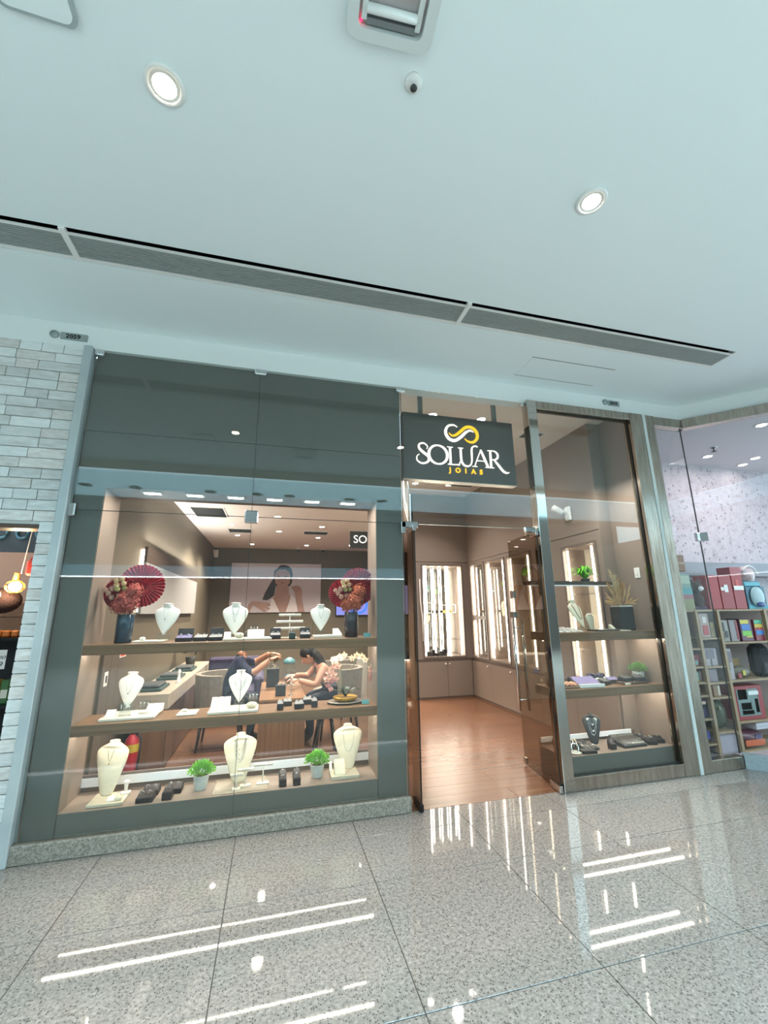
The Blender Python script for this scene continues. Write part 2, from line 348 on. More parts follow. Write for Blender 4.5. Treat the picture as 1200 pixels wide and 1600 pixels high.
# ------------------------------------------------------------------ window_1: the big display window
def clamp(mb, x, z, w, h): mb.bbox(x-w/2, x+w/2, -.018, .018, z-h/2, z+h/2, .008)
def frame_root(name):
    o = bpy.data.objects.new(name, None); COL.objects.link(o); o['kind'] = 'structure'; return o
w1 = frame_root('window_1')
for (x0, x1) in ((-1.492, -.2025), (-.1995, 1.09)):
    for (z0, z1) in ((.114, 2.2585), (2.2615, 3.598)): MB().box(x0, x1, -.005, .005, z0, z1).build('glass_pane', GL, w1)
for (x, z, w, h) in ((-1.475, 2.26, .05, .1), (-.201, 2.26, .105, .105), (-1.46, 3.572, .075, .05), (-.201, 3.575, .1, .05)):
    mb = MB(); clamp(mb, x, z, w, h); mb.build('glass_clamp', CHROME, w1)
MB().box(-.2025, -.1995, -.006, .006, .116, 3.598).build('silicone_joint', DGREY, w1)
MB().box(-1.492, 1.09, -.0055, .0055, 2.2585, 2.2615).build('silicone_joint', DGREY, w1)
MB().box(1.0905, 1.0935, -.006, .006, .02, 3.598).build('silicone_joint', DGREY, w1)
# window_2: glass over the door, with its patch fittings
w2 = frame_root('window_2')
MB().box(1.094, 2.438, -.005, .005, 2.2615, 3.598).build('glass_pane', GL, w2)
MB().box(1.094, 2.438, -.0055, .0055, 2.2585, 2.2615).build('bottom_edge', mat('glass_edge', '#8fa39c', .2), w2)
mb = MB(); clamp(mb, 1.15, 2.25, .16, .06); mb.bbox(1.07, 1.115, -.018, .018, 2.17, 2.28, .006); mb.build('glass_clamp', CHROME, w2)
mb = MB(); clamp(mb, 2.37, 2.25, .12, .055); mb.build('glass_clamp', CHROME, w2)
mb = MB(); clamp(mb, 1.09, 3.575, .09, .05); mb.build('glass_clamp', CHROME, w2)
mb = MB(); clamp(mb, 2.41, 3.575, .05, .04); mb.build('glass_clamp', CHROME, w2)
# doors: two glass leaves swung open into the shop
def leaf(name, hinge, end, handle):
    r = frame_root(name); a = Vector(hinge+(0,)); b = Vector(end+(0,)); d = (b-a); L = d.length; ang = math.atan2(d.y, d.x)
    r.location = a; r.rotation_euler = (0, 0, ang)
    MB().box(0, L, -.005, .005, .012, 2.235).build('glass_pane', GLT, r)
    MB().box(-.004, 0, -.0055, .0055, .012, 2.235).build('edge_strip', BLACKG, r)
    mb = MB().bbox(-.01, .16, -.016, .016, .006, .06, .005); mb.build('pivot_fitting', CHROME if handle else BLK2, r)
    MB().bbox(-.01, .13, -.016, .016, 2.19, 2.24, .005).build('pivot_fitting', CHROME, r)
    MB().bbox(L-.05, L+.008, -.016, .016, .02, .075, .005).build('corner_lock', CHROME, r)
    if handle:
        for sy in (-1, 1):
            MB().tube([(L-.09, sy*.05, .52), (L-.09, sy*.05, 1.42)], .014, 12).build('pull_handle', CHROME, r)
        mb = MB()
        for z in (.62, 1.32): mb.tube([(L-.09, -.05, z), (L-.09, .05, z)], .009, 10)
        mb.build('handle_standoff', CHROME, r)
        MB().bbox(L-.075, L+.01, -.02, .02, 1.62, 1.70, .005).build('lock_case', CHROME, r)
        MB().bbox(L-.06, L+.03, -.03, .03, 1.42, 1.48, .005).build('lock_case', CHROME, r)
    return r
leaf('door_1', (1.176, -.05), (1.176, .6), False)
leaf('door_2', (2.408, -.05), (2.505, .63), True)
# window_3: steel framed right window
w3 = frame_root('window_3')
MB().bbox(2.440, 2.545, -.055, .05, 0, 3.615, .004).build('frame_post', STEELM, w3)
MB().bbox(3.722, 3.886, -.055, .05, 0, 3.615, .004).build('frame_post', STEEL, w3)
MB().bbox(2.545, 3.722, -.05, .05, 3.53, 3.615, .004).build('frame_head', STEEL, w3)
MB().bbox(2.545, 3.722, -.05, .05, 0, .108, .004).build('frame_sill', STEEL, w3)
for (x0, x1, z0, z1) in ((3.712, 3.724, .108, 3.53), (2.545, 3.712, 3.522, 3.532), (2.545, 3.712, .106, .114)):
    MB().box(x0, x1, -.012, .02, z0, z1).build('gasket', BLACKG, w3)
MB().box(2.547, 3.715, -.003, .003, .112, 3.526).build('glass_pane', GL, w3)
struct('trim_6', MB().bbox(3.889, 3.930, -.058, .1, 0, 3.6, .004), mat('white_strip', '#cdd6d3', .35))
# right niche shell
struct('wall_right', MB().box(3.752, 3.785, .03, .47, 0, 3.7), TAUPE)
struct('wall_right', MB().box(3.586, 3.752, .45, .47, 0, 3.7), INWALL)
# ------------------------------------------------------------------ inner shop walls
XR, YB = 3.586, 3.915
cabR = [(3.30, 3.80, 1.40, 2.32), (3.30, 3.80, .70, 1.34), (2.60, 3.20, .70, 2.31), (1.86, 2.48, .70, 2.31), (.56, 1.12, .70, 2.25)]
mb = MB(); wall_holes(mb, (.47, YB), (.66, 2.385), cabR, lambda a, b, d, e: mb.box(XR, XR+.03, a, b, d, e)); mb.box(XR, XR+.03, .47, YB, 2.397, 3.7); mb.box(XR+.01, XR+.03, .47, YB, 2.385, 2.397)
mb.box(XR+.34, XR+.36, .47, YB+.4, 0, 3.7); mb.box(XR+.01, XR+.03, .47, YB, 0, .66)
struct('wall_right', mb, INWALL)
cabB = [(2.665, 3.44, .70, 2.32)]
mb = MB(); wall_holes(mb, (2.484, XR), (.66, 2.385), cabB, lambda a, b, d, e: mb.box(a, b, YB, YB+.03, d, e)); mb.box(2.484, XR+.03, YB, YB+.03, 2.397, 3.7); mb.box(2.484, XR, YB+.01, YB+.03, 2.385, 2.397)
mb.box(2.484, XR+.34, YB+.34, YB+.36, 0, 3.7); mb.box(2.484, 2.504, YB, YB+.36, 0, 3.7); mb.box(2.484, XR, YB+.01, YB+.03, 0, .66)
struct('wall_back', mb, INWALL)
struct('wall_left', MB().box(-1.48, -1.43, .38, 7.4, 0, 3.7), OLIVE)
wb = struct('wall_back', MB().box(-1.48, 4.2, 7.32, 7.4, 0, 3.7), mat('wall_joint', '#4a4236', .7))
for k in range(7): MB().box(-1.43+.805*k, -1.43+.805*(k+1)-.008, 7.30, 7.32, 0, 3.05).build('wall_panel', OLIVE, wb)
struct('wall_right', MB().box(4.0, 4.05, 4.2, 7.4, 0, 3.7), OLIVE)
struct('baseboard_right', MB().box(XR-.004, XR+.012, .47, YB, 0, .03), TAUPED); struct('baseboard_back', MB().box(2.484, XR, YB-.004, YB+.012, 0, .03), TAUPED)
# ------------------------------------------------------------------ brick wall of the left-hand shop
mb = MB(); wall_holes(mb, (-5, -1.557), (0, 3.6), [(-4.6, -1.662, .0, 2.135)], lambda a, b, d, e: mb.box(a, b, .012, .14, d, e))
bw = struct('wall_left', mb, mat('white_mortar', '#e6e8e5', .9))
BRK = [mat('whitewashed_brick_a', '#eef1f0', .85, noise=(14, '#d2d7d6', .9), bump=(30, .5), vary=.1, stretch=(.8, 1, 2.5), coords='World'),
       mat('whitewashed_brick_b', '#e9eded', .85, noise=(11, '#bcbcb8', .8), bump=(30, .5), vary=.12, stretch=(.8, 1, 3), coords='World'),
       mat('whitewashed_brick_c', '#eef0ed', .85, noise=(16, '#c6bdb5', .85), bump=(30, .5), vary=.1, stretch=(.8, 1, 2.5), coords='World')]
bme = []
def brick(x0, x1, z0, z1):
    k = random.randrange(3)
    if len(bme) < 3:
        k = len(bme); o = MB().bbox(-.5, .5, -.5, .5, -.5, .5, .04).build('brick', BRK[k], bw); bme.append(o.data)
    else: o = bpy.data.objects.new('brick', bme[k]); COL.objects.link(o); o.parent = bw
    o.location = ((x0+x1)/2, .004+random.uniform(-.003, .003), (z0+z1)/2); o.scale = (x1-x0, .024, z1-z0)
for r in range(45):
    z0 = .002+.08*r; z1 = min(z0+.074, 3.598)
    if z0 > 2.13:
        x = -1.56
        while x > -3.2:
            L = random.choice((.2, .26, .3, .15)); brick(max(x-L+.005, -3.25), x, z0, z1); x -= L
    else: brick(-1.66, -1.56, z0, z1)
struct('trim_7', MB().bbox(-4.6, -1.655, -.012, .13, 2.105, 2.137, .003), WCNT)
# ------------------------------------------------------------------ concourse ceiling fittings
def downlight(x, y, bulb, label):
    t = thing('ceiling_downlight', label, 'downlight', (x, y, 3.8), group=None)
    MB().lathe([(.082, 0), (.086, -.006), (.080, -.012), (.066, -.012), (.062, -.004), (.062, 0)], n=32, cap=False).build('trim_ring', WHITE, t)
    MB().lathe([(.062, -.003), (.05, -.009), (.05, -.002)], n=32, cap=False).build('reflector', mat('reflector', '#f4efe6', .2), t)
    MB().lathe([(.0001, -.014), (.03, -.0135), (.048, -.008), (.05, -.002)], n=28).build('lens', bulb, t); return t
downlight(-.578, -1.923, BULBW, 'warm glowing round downlight in the white mall ceiling at left')
downlight(1.675, -1.923, BULBN, 'cool white round downlight in the mall ceiling at right')
for x, y, c in ((-.578, -1.923, WARM), (1.675, -1.923, NEUT)): lamp('ceiling_spot', 'SPOT', (x, y, 3.76), 90, c, .05, spot=1.9)
# linear air diffuser
t = thing('linear_air_diffuser', 'long white slot diffuser with fine louvres let into the mall ceiling', 'air diffuser', (0, 0, 3.8))
MB().box(-4.2, 4.048, -1.0, -.745, .05, .06).build('plenum', BLK2, t)
MB().box(-4.2, 4.03, -.966, -.948, -.005, .003).box(-4.2, 4.048, -.772, -.745, -.006, .01).box(4.03, 4.048, -1.0, -.745, -.004, .01).build('frame', WHITE, t)
LOUV = mat('louvre', '#9fa5a1', .5)
for (x0, x1) in ((-4.2, -1.375), (-1.34, 1.34), (1.375, 3.1), (3.105, 4.03)):
    mb = MB()
    for k in range(11): y = -.94+.0158*k; mb.box(x0, x1, y, y+.009, -.004, .022)
    mb.build('louvre_panel', LOUV, t)['kind'] = 'stuff'
for x in (-1.357, 1.357): MB().box(x-.017, x+.017, -1.0, -.745, -.014, .012).build('cross_bar', WHITE, t)
# hatch, emergency lamp, sprinkler, loudspeaker cover
t = thing('access_hatch', 'thin outlined hatch panel in the ceiling above the right window', 'hatch', (2.7, -.33, 3.8))
MB().box(-.45, .46, -.15, .15, -.003, 0).build('hatch_panel', CEIL, t); MB().box(-.46, .47, -.157, -.152, -.002, 0).box(-.46, .47, .152, .157, -.002, 0).build('hatch_gap', DGREY, t)
t = thing('emergency_lamp', 'square white emergency lamp with two bare tubes and red indicator on the ceiling', 'emergency lamp', (.34, -2.46, 3.8), -.06)
fr = ((0, 0, 0), (1, 0, 0), (0, 1, 0), (0, 0, -1))
def ring_prism(mb, o, i, z0, z1):
    n = len(o); v = [(p[0], p[1], z) for z in (z0, z1) for q in (o, i) for p in q]; f = []
    for k in range(n):
        j = (k+1) % n; f += [(k, j, n+j, n+k), (2*n+k, 3*n+k, 3*n+j, 2*n+j), (k, 2*n+k, 2*n+j, j), (n+k, n+j, 3*n+j, 3*n+k)]
    return mb.add(v, f)
ring_prism(MB(), rrect(-.175, .175, -.16, .145, .05), rrect(-.13, .13, -.115, .105, .025), 0, -.045).build('housing', mat('lamp_housing', '#d5dcda', .35), t)
MB().prism(rrect(-.13, .13, -.115, .105, .025), ((0, 0, -.008), (1, 0, 0), (0, 1, 0), (0, 0, -1)), .004).build('reflector_plate', mat('lamp_plate', '#b9b3b3', .3, .3), t)
for y in (-.03, .052):
    MB().tube([(-.1, y, -.026), (.1, y, -.026)], .016, 12).build('fluorescent_tube', mat('tube_glass', '#eef4f2', .15), t)
for x in (-.108, .108): MB().box(x-.01, x+.01, -.09, .085, -.034, -.012).build('tube_holder', mat('lamp_housing', '#d5dcda'), t)
MB().box(-.1, .1, .078, .098, -.03, -.012).build('gear_tray', mat('gear_grey', '#777b7c', .5), t)
MB().ball((-.118, .09, -.03), .006).build('indicator_light', glow('red_led', '#ff2a55', 2.5), t)
t = thing('fire_sprinkler', 'small white ceiling sprinkler beside the square emergency lamp', 'sprinkler', (.498, -2.204, 3.8))
MB().lathe([(.04, 0), (.038, -.01), (.022, -.016), (.014, -.018)], n=24).build('escutcheon', WHITE, t)
MB().lathe([(.007, -.018), (.007, -.03), (.0145, -.034), (.016, -.036), (.0001, -.037)], n=14).build('sprinkler_head', DGREY, t)
t = thing('ceiling_speaker_cover', 'white rounded square cover on the mall ceiling at the top left corner', 'ceiling cover', (-.99, -2.19, 3.8), .04)
MB().prism(rrect(-.14, .14, -.14, .14, .04), ((0, 0, 0), (1, 0, 0), (0, 1, 0), (0, 0, -1)), .022).build('rim', mat('cover_rim', '#a8b4b6', .5), t)
MB().prism(rrect(-.125, .125, -.125, .125, .035), ((0, 0, -.022), (1, 0, 0), (0, 1, 0), (0, 0, -1)), .006).build('cover_plate', CEIL, t)
# number plaques
def plaque(x, z, txt, w, label):
    t = thing('unit_number_plaque', label, 'plaque', (x, 0, z)); g = mat('plaque_grey', '#9aa5a3', .35, .3)
    MB().lathe([(.032, 0), (.032, .012)], tf=T(-w*.62, 0, 0) @ rotx(PI/2), n=24).build('round_badge', g, t)
    MB().prism(rrect(-w/2, w/2, -.033, .028, .006, 2), ((.02, 0, 0), (1, 0, 0), (0, 0, 1), (0, -1, 0)), .008).build('plate', g, t)
    mb = MB(); text_into(mb, txt, .052, ((.015, -.008, -.02), (1, 0, 0), (0, 0, 1), (0, -1, 0)), .002, bold=.0012); mb.build('lettering', BLACK, t)
plaque(-1.675, 3.685, '2059', .19, 'grey number plaque reading 2059 above the white brick wall')
plaque(3.56, 3.735, '2060', .15, 'small grey number plaque above the steel framed right window')
# ------------------------------------------------------------------ hanging sign
t = thing('hanging_shop_sign', 'dark grey hanging sign with white and gold lettering over the doorway', 'sign', (1.74, .1, 3.06))
MB().bbox(-.6, .6, 0, .09, -.335, .345, .004).build('sign_box', mat('sign_face', '#4b4b47', .45), t)
MB().box(-.6, .6, .002, .088, -.342, -.335).build('bottom_trim', mat('sign_trim', '#a9a39a', .3, .6), t)
for x in (-.4, .42): MB().box(x-.022, x+.022, .03, .06, .345, .64).build('hanger_post', GREY, t)
FR = ((0, 0, 0), (1, 0, 0), (0, 0, 1), (0, -1, 0)); Wt = glow('sign_white', '#fff8ec', 1.25); Yl = glow('sign_yellow', '#ffc41f', 1.0)
def F2(dx, dz, s): return ((dx, 0, dz), (s, 0, 0), (0, 0, s), (0, -1, 0))
# infinity emblem: a white and a gold ribbon that cross
mb = MB(); f = F2(.018, .17, .155)
mb.stroke([(-.28, .42), (-.55, .55), (-.95, .42), (-1.12, .0), (-.92, -.42), (-.5, -.52), (-.05, -.22), (.3, .12), (.62, .28), (.85, .18)], [.03, .09, .15, .19, .2, .2, .2, .17, .11, .02], f, .006)
mb.build('emblem_white', Wt, t)
mb = MB(); mb.stroke([(.18, -.32), (.42, -.5), (.78, -.52), (1.08, -.2), (1.05, .22), (.72, .5), (.3, .46), (-.1, .12), (-.4, -.12), (-.68, -.2), (-.9, -.02)], [.03, .1, .17, .2, .2, .19, .2, .2, .17, .11, .02], f, .008)
mb.build('emblem_gold', Yl, t)
# wordmark: drawn strokes, one mesh per letter
base = -.17
def letter(x, strokes, sx=.215, sz=.205):
    mb = MB()
    for pts, w in strokes: mb.stroke([(p[0]*sx/sz, p[1]) for p in pts], w, F2(x, base, sz), .006, sub=5)
    return mb.build('letter', Wt, t)
letter(-.445, [([(.32, .70), (.35, .84), (.2, .98), (.03, .9), (.03, .7), (.2, .5), (.38, .32), (.36, .08), (.14, -.04), (-.06, .08), (-.07, .3), (.02, .4)], [.03, .05, .07, .085, .11, .13, .13, .11, .08, .06, .045, .03])], .26)
mb = MB(); mb.stroke([(.47*math.cos(a), .46+.47*math.sin(a)) for a in [2*PI*k/16 for k in range(16)]], [.065+.07*abs(math.cos(2*PI*k/16)) for k in range(16)], F2(-.245, base, .205), .006, closed=True, sub=3); mb.build('letter', Wt, t)
letter(-.138, [([(.1, .0), (.1, .45), (.1, .9)], [.11]*3), ([(-.04, .9), (.1, .9), (.24, .9)], [.035]*3), ([(-.04, .02), (.25, .02), (.5, .03)], [.05, .05, .06]), ([(.5, .0), (.54, .1), (.57, .2)], [.08, .05, .03])])
letter(-.018, [([(-.06, .9), (.06, .9), (.2, .9)], [.035]*3), ([(.07, .9), (.07, .5), (.09, .22), (.2, .04), (.38, -.01), (.54, .08), (.61, .3), (.62, .6), (.63, .88), (.7, 1.02), (.86, 1.07), (.94, 1.02)], [.11, .11, .11, .1, .08, .07, .075, .09, .09, .075, .06, .03])])
letter(.135, [([(.02, .0), (.2, .45), (.4, .9)], [.05, .05, .05]), ([(.38, .9), (.56, .45), (.73, .0)], [.1, .12, .12]), ([(.15, .32), (.36, .32), (.58, .32)], [.04]*3), ([(-.1, .01), (.03, .01), (.16, .01)], [.035]*3), ([(.58, .01), (.74, .01), (.88, .01)], [.035]*3)], .21)
letter(.29, [([(.16, .0), (.16, .45), (.16, .88)], [.11]*3), ([(.0, .89), (.2, .9), (.42, .88), (.56, .74), (.54, .54), (.36, .44), (.18, .44)], [.035, .04, .06, .1, .1, .06, .04]), ([(.02, .01), (.16, .01), (.32, .01)], [.035]*3), ([(.34, .44), (.55, .2), (.8, -.1), (1.0, -.2), (1.16, -.16)], [.06, .12, .12, .09, .03])], .2)
for k, ch in enumerate('JOIAS'):
    mb = MB(); text_into(mb, ch, .068, ((-.125+.083*k, 0, -.245), (1, 0, 0), (0, 0, 1), (0, -1, 0)), .005, bold=.003); mb.build('small_letter', Yl, t)
# ------------------------------------------------------------------ lights and fittings on the shop ceilings
proto = None
for (x, y, z, lb) in ((1.681, .66, 3.7, 'left spotlight in the shop ceiling just above the hanging sign'), (2.285, .637, 3.7, 'right spotlight in the shop ceiling just above the hanging sign'),
                      (2.342, 3.236, 3.7, 'left spotlight in the shop ceiling seen just below the sign'), (2.967, 3.216, 3.7, 'right spotlight in the shop ceiling seen just below the sign')) + tuple(
        (x, y, 3.05, q+' of the ten small ceiling spotlights deep in the shop') for q, (x, y) in zip(('leftmost', 'second from left', 'third from left', 'fourth from left', 'fifth from left', 'sixth from left', 'seventh from left', 'eighth from left', 'ninth from left', 'rightmost'), ((-.781, 4.32), (-.766, 5.441), (-.527, 6.59), (.012, 3.514), (.052, 4.846), (.714, 6.554), (.873, 5.434), (.822, 4.233), (1.745, 6.361), (1.761, 5.344)))):
    g = 'ceiling spotlights deep in the shop' if z < 3.5 else None
    if proto is None:
        proto = thing('shop_spotlight', lb, 'spotlight', (x, y, z))
        MB().lathe([(.062, 0), (.064, -.006), (.056, -.01), (.048, -.004)], n=20, cap=False).build('trim_ring', WHITE, proto)
        MB().lathe([(.0001, -.006), (.048, -.004), (.048, -.001)], n=20).build('lens', BULBN, proto)
    else: dup(proto, (x, y, z), label=lb, group=g)
def vent(x0, x1, y0, y1, z, label):
    t = thing('ceiling_vent', label, 'vent', ((x0+x1)/2, (y0+y1)/2, z)); w, d = (x1-x0)/2, (y1-y0)/2
    ring_prism(MB(), [(-w, -d), (w, -d), (w, d), (-w, d)], [(-w+.02, -d+.02), (w-.02, -d+.02), (w-.02, d-.02), (-w+.02, d-.02)], 0, -.012).build('frame', WHITE, t)
    mb = MB(); n = max(3, int(2*d/.03))
    for k in range(n): y = -d+.02+(2*d-.04)*(k+.5)/n; mb.box(-w+.02, w-.02, y-.004, y+.004, -.01, -.002)
    mb.build('slats', DGREY, t); MB().box(-w+.02, w-.02, -d+.02, d-.02, -.002, 0).build('backing', BLK2, t)
vent(-1.28, -.78, 3.05, 3.75, 3.05, 'large dark return air grille in the shop ceiling at left')
vent(-.9, -.45, 4.7, 5.1, 3.05, 'narrow grille in the middle of the deep shop ceiling')
vent(.52, 1.02, 4.7, 5.05, 3.05, 'grille in the deep shop ceiling towards the right')
vent(2.95, 3.42, 3.1, 3.24, 3.7, 'slot grille in the ceiling behind the sign near the corner')
vent(2.98, 3.28, .80, 1.02, 3.7, 'grille in the ceiling seen through the right window top')
for (x, y, lb) in ((1.17, 7.1, 'right of two little black dome cameras on the deep shop ceiling'), (.55, 7.1, 'left of two little black dome cameras on the deep shop ceiling')):
    t = thing('dome_camera', lb, 'camera', (x, y, 3.05)); MB().lathe([(.05, 0), (.05, -.03)], n=16).build('mount', WHITE, t); MB().ball((0, 0, -.04), .04).build('dome', BLK2, t)
def wall_cam(x, y, z, rz, label):
    t = thing('security_camera', label, 'camera', (x, y, z), rz)
    MB().bbox(-.05, .05, -.03, 0, -.09, .09, .01).build('bracket', WHITE, t)
    MB().tube([(0, -.03, .02), (-.03, -.06, .03), (-.06, -.08, .05)], .015).build('arm', WHITE, t)
    MB().tube([(-.02, -.07, .015), (-.12, -.13, .10)], [.035, .042], 14).build('camera_body', WHITE, t); return t
wall_cam(3.586, .93, 2.68, PI*1.5, 'white security camera on bracket on the right shop wall')
wall_cam(-1.38, 7.29, 2.9, 0, 'white security camera in the far left corner of the shop')
# six rectangular spots in the soffit of the display window
pr = None
for k in range(6):
    x = -.98+.318*k; lb = ('leftmost', 'second', 'third', 'fourth', 'fifth', 'rightmost')[k]+' of six rectangular spotlights over the display window'
    if pr is None:
        pr = thing('soffit_spotlight', lb, 'spotlight', (x, .12, 2.45), group='spotlights over the display window')
        ring_prism(MB(), [(-.07, -.035), (.07, -.035), (.07, .035), (-.07, .035)], [(-.06, -.027), (.06, -.027), (.06, .027), (-.06, .027)], 0, -.008).build('frame', WHITE, pr)
        MB().box(-.06, .06, -.027, .027, -.005, 0).build('lens', BULBN, pr)
    else: dup(pr, (x, .12, 2.45), label=lb)
# ------------------------------------------------------------------ display window furniture (left)
def shelf(name, x0, x1, y0, y1, z0, z1, label, strips, mt=None):
    t = thing(name, label, 'shelf', ((x0+x1)/2, (y0+y1)/2, z0)); w, d = (x1-x0)/2, (y1-y0)/2
    MB().bbox(-w, w, -d, d, 0, z1-z0, .003).build('board', mt or WSHELF, t)
    for y, dash in strips:
        mb = MB()
        if dash:
            n = int(2*w/.02)
            for k in range(n): x = -w+.03+(2*w-.06)*k/n; mb.box(x, x+.012, y-.004, y+.004, -.003, 0)
        else: mb.box(-w+.02, w-.02, y-.006, y+.006, -.004, 0)
        mb.build('led_strip', LEDW, t)
    return t
shelf('display_shelf', -1.287, .852, .04, .38, 1.217, 1.288, 'upper oak shelf across the large display window', ((-.1, 0), (.09, 1)))
shelf('display_shelf', -1.287, .852, .04, .38, .69, .762, 'lower oak shelf across the large display window', ((-.1, 0), (.09, 1)))
t = thing('display_plinth', 'low taupe plinth with grey front along the bottom of the large display window', 'plinth', (-.2175, .21, .108))
MB().box(-1.0725, 1.0725, -.17, .17, 0, .126).build('front_panel', GREYF, t); MB().box(-1.0725, 1.0725, -.172, .17, .126, .13).build('top_board', TAUPE, t)
MB().box(-1.0725, 1.0725, .17, .19, .0, .24).build('back_rail', TAUPED, t); MB().box(-1.0725, 1.0725, .158, .17, .165, .222).build('white_strip', mat('strip_white', '#e9ecf0', .4), t)
ZS1, ZS2, ZB = 1.2885, .7625, .2385
# --- necklace busts
PROF = {'shield': [(0, .05), (.06, .15), (.14, .30), (.26, .50), (.42, .74), (.56, .90), (.66, .98), (.72, 1.0), (.77, .97), (.81, .92), (.85, .78), (.88, .62), (.91, .46), (.94, .36), (.97, .34), (1.0, .36)],
        'tall': [(0, .24), (.015, .33), (.05, .40), (.15, .50), (.3, .64), (.48, .80), (.64, .94), (.74, .99), (.79, 1.0), (.83, .97), (.865, .88), (.90, .74), (.93, .56), (.955, .38), (.975, .28), (1.0, .27)]}
def prof_w(kind, t):
    p = PROF[kind]
    for (a, wa), (b, wb_) in zip(p, p[1:]):
        if a <= t <= b: return wa+(wb_-wa)*(t-a)/(b-a)
    return p[-1][1]
def prof_d(kind, t, w):
    neck = max(0, min(1, (t-.88)/.09)); return (.09+.15*w)*(1-neck)+w*.95*neck
def bust_mesh(kind, H, Wd, n=28):
    mb = MB(); vs = []; fs = []; ts = [k/40 for k in range(41)]
    for t in ts:
        w = prof_w(kind, t); d = prof_d(kind, t, w); neck = max(0, min(1, (t-.88)/.09))
        for k in range(n):
            a = 2*PI*k/n; back = math.sin(a) > 0
            vs.append((Wd/2*w*math.cos(a), Wd/2*d*math.sin(a)*((.35+.65*neck) if back else 1), H*t))
    for j in range(len(ts)-1):
        for k in range(n): fs.append((j*n+k, j*n+(k+1) % n, (j+1)*n+(k+1) % n, (j+1)*n+k))
    fs.append(tuple(range(n-1, -1, -1))); mb.add(vs, fs, 0, True)
    L = len(ts)-1; w = prof_w(kind, 1)*Wd/2*1.08     # oval cap
    mb.lathe([(w, H*.985), (w*1.02, H), (w*.9, H*1.018), (w*.5, H*1.026), (.0001, H*1.028)], n=n, sy=.95)
    return mb
def on_bust(kind, H, Wd, x, t):
    w = prof_w(kind, t); d = prof_d(kind, t, w); q = max(0, 1-(x/(Wd/2*w))**2) if w > 0 else 0
    return Vector((x, -Wd/2*d*math.sqrt(q)-.0012, H*t))
def bust(x, y, z, H, Wd, kind, m, label, rz=0, lean=.14, chains=(), foot=0, pend=None, cm=None, group=None):
    t = thing('necklace_bust', label, 'bust', (x, y, z), rz, group); X = T(0, 0, foot) @ rotx(-lean)
    mb = bust_mesh(kind, H, Wd); mb.v = [tuple(X @ Vector(v)) for v in mb.v]; b = mb.build('bust_form', m, t)
    if foot:
        MB().bbox(-Wd*.22, Wd*.22, -.015, .045, 0, foot+.012, .003).build('stand', ACR, t)
        q = X @ Vector((0, 0, H*.5)); MB().tube([(0, .03, foot), (q.x, q.y+.004, q.z)], .005).build('prop', m, t)
    for (lo, hi, wn, p, r) in chains:
        pts = []
        for k in range(31):
            u = -1+2*k/30; tt = lo+(hi-lo)*abs(u)**p; pts.append(X @ on_bust(kind, H, Wd, u*wn*Wd, tt))
        MB().tube(pts, r, 6).build('necklace', cm or SILVER, t)
    if pend:
        p = X @ on_bust(kind, H, Wd, 0, pend[0]); MB().ball((p.x, p.y-.003, p.z-pend[1]), pend[1]).build('pendant', pend[2], t)
    return t
bust(-.812, .21, ZS1+.012, .235, .20, 'shield', LEATHER, 'white necklace bust beside the left red fan arrangement on the upper shelf', -.25, .2, [(.5, .9, .12, 1.5, .0009)], .04, (.5, .004, DGREY))
bust(-.292, .21, ZS1+.014, .245, .20, 'shield', LEATHER, 'white necklace bust with fine pendant in the middle of the upper shelf', .0, .16, [(.42, .9, .14, 1.2, .0009), (.64, .88, .16, 2, .0009)], .03, (.42, .004, GOLD))
bust(.405, .22, ZS1+.022, .215, .176, 'shield', LEATHER, 'white necklace bust next to the right red fan arrangement on the upper shelf', .06, .14, [(.45, .88, .14, 1.5, .0009)], .035)
bust(-1.03, .30, ZS2+.018, .25, .19, 'shield', LEATHER, 'white necklace bust at the left end of the lower shelf', -.22, .14, [(.40, .88, .16, 2, .0009)], .03, (.42, .004, DGREY))
bust(-.222, .26, ZS2+.018, .235, .178, 'shield', LEATHER, 'white bust wearing two silver chains in the middle of the lower shelf', .02, .12, [(.46, .84, .24, 2.2, .0015), (.38, .82, .28, 2.3, .0015)], .03)
bust(-1.075, .22, ZB+.018, .345, .235, 'tall', CREAM, 'tall cream necklace bust at the left end of the bottom plinth', -.3, .1, [(.62, .86, .1, 1.3, .001)], 0, (.6, .005, GOLD), GOLD)
bust(-.19, .25, ZB+.004, .335, .245, 'tall', CREAM, 'tall cream bust with several layered chains in the middle of the plinth', .04, .1, [(.66, .9, .14, 2, .0014), (.56, .9, .15, 2.2, .0014), (.48, .9, .17, 2.3, .0014), (.42, .88, .2, 2.4, .0012)], 0)
bust(.655, .24, ZB+.024, .325, .24, 'tall', CREAM, 'tall cream bust with one long chain at the right end of the plinth', .05, .08, [(.4, .88, .2, 3, .001)], 0)
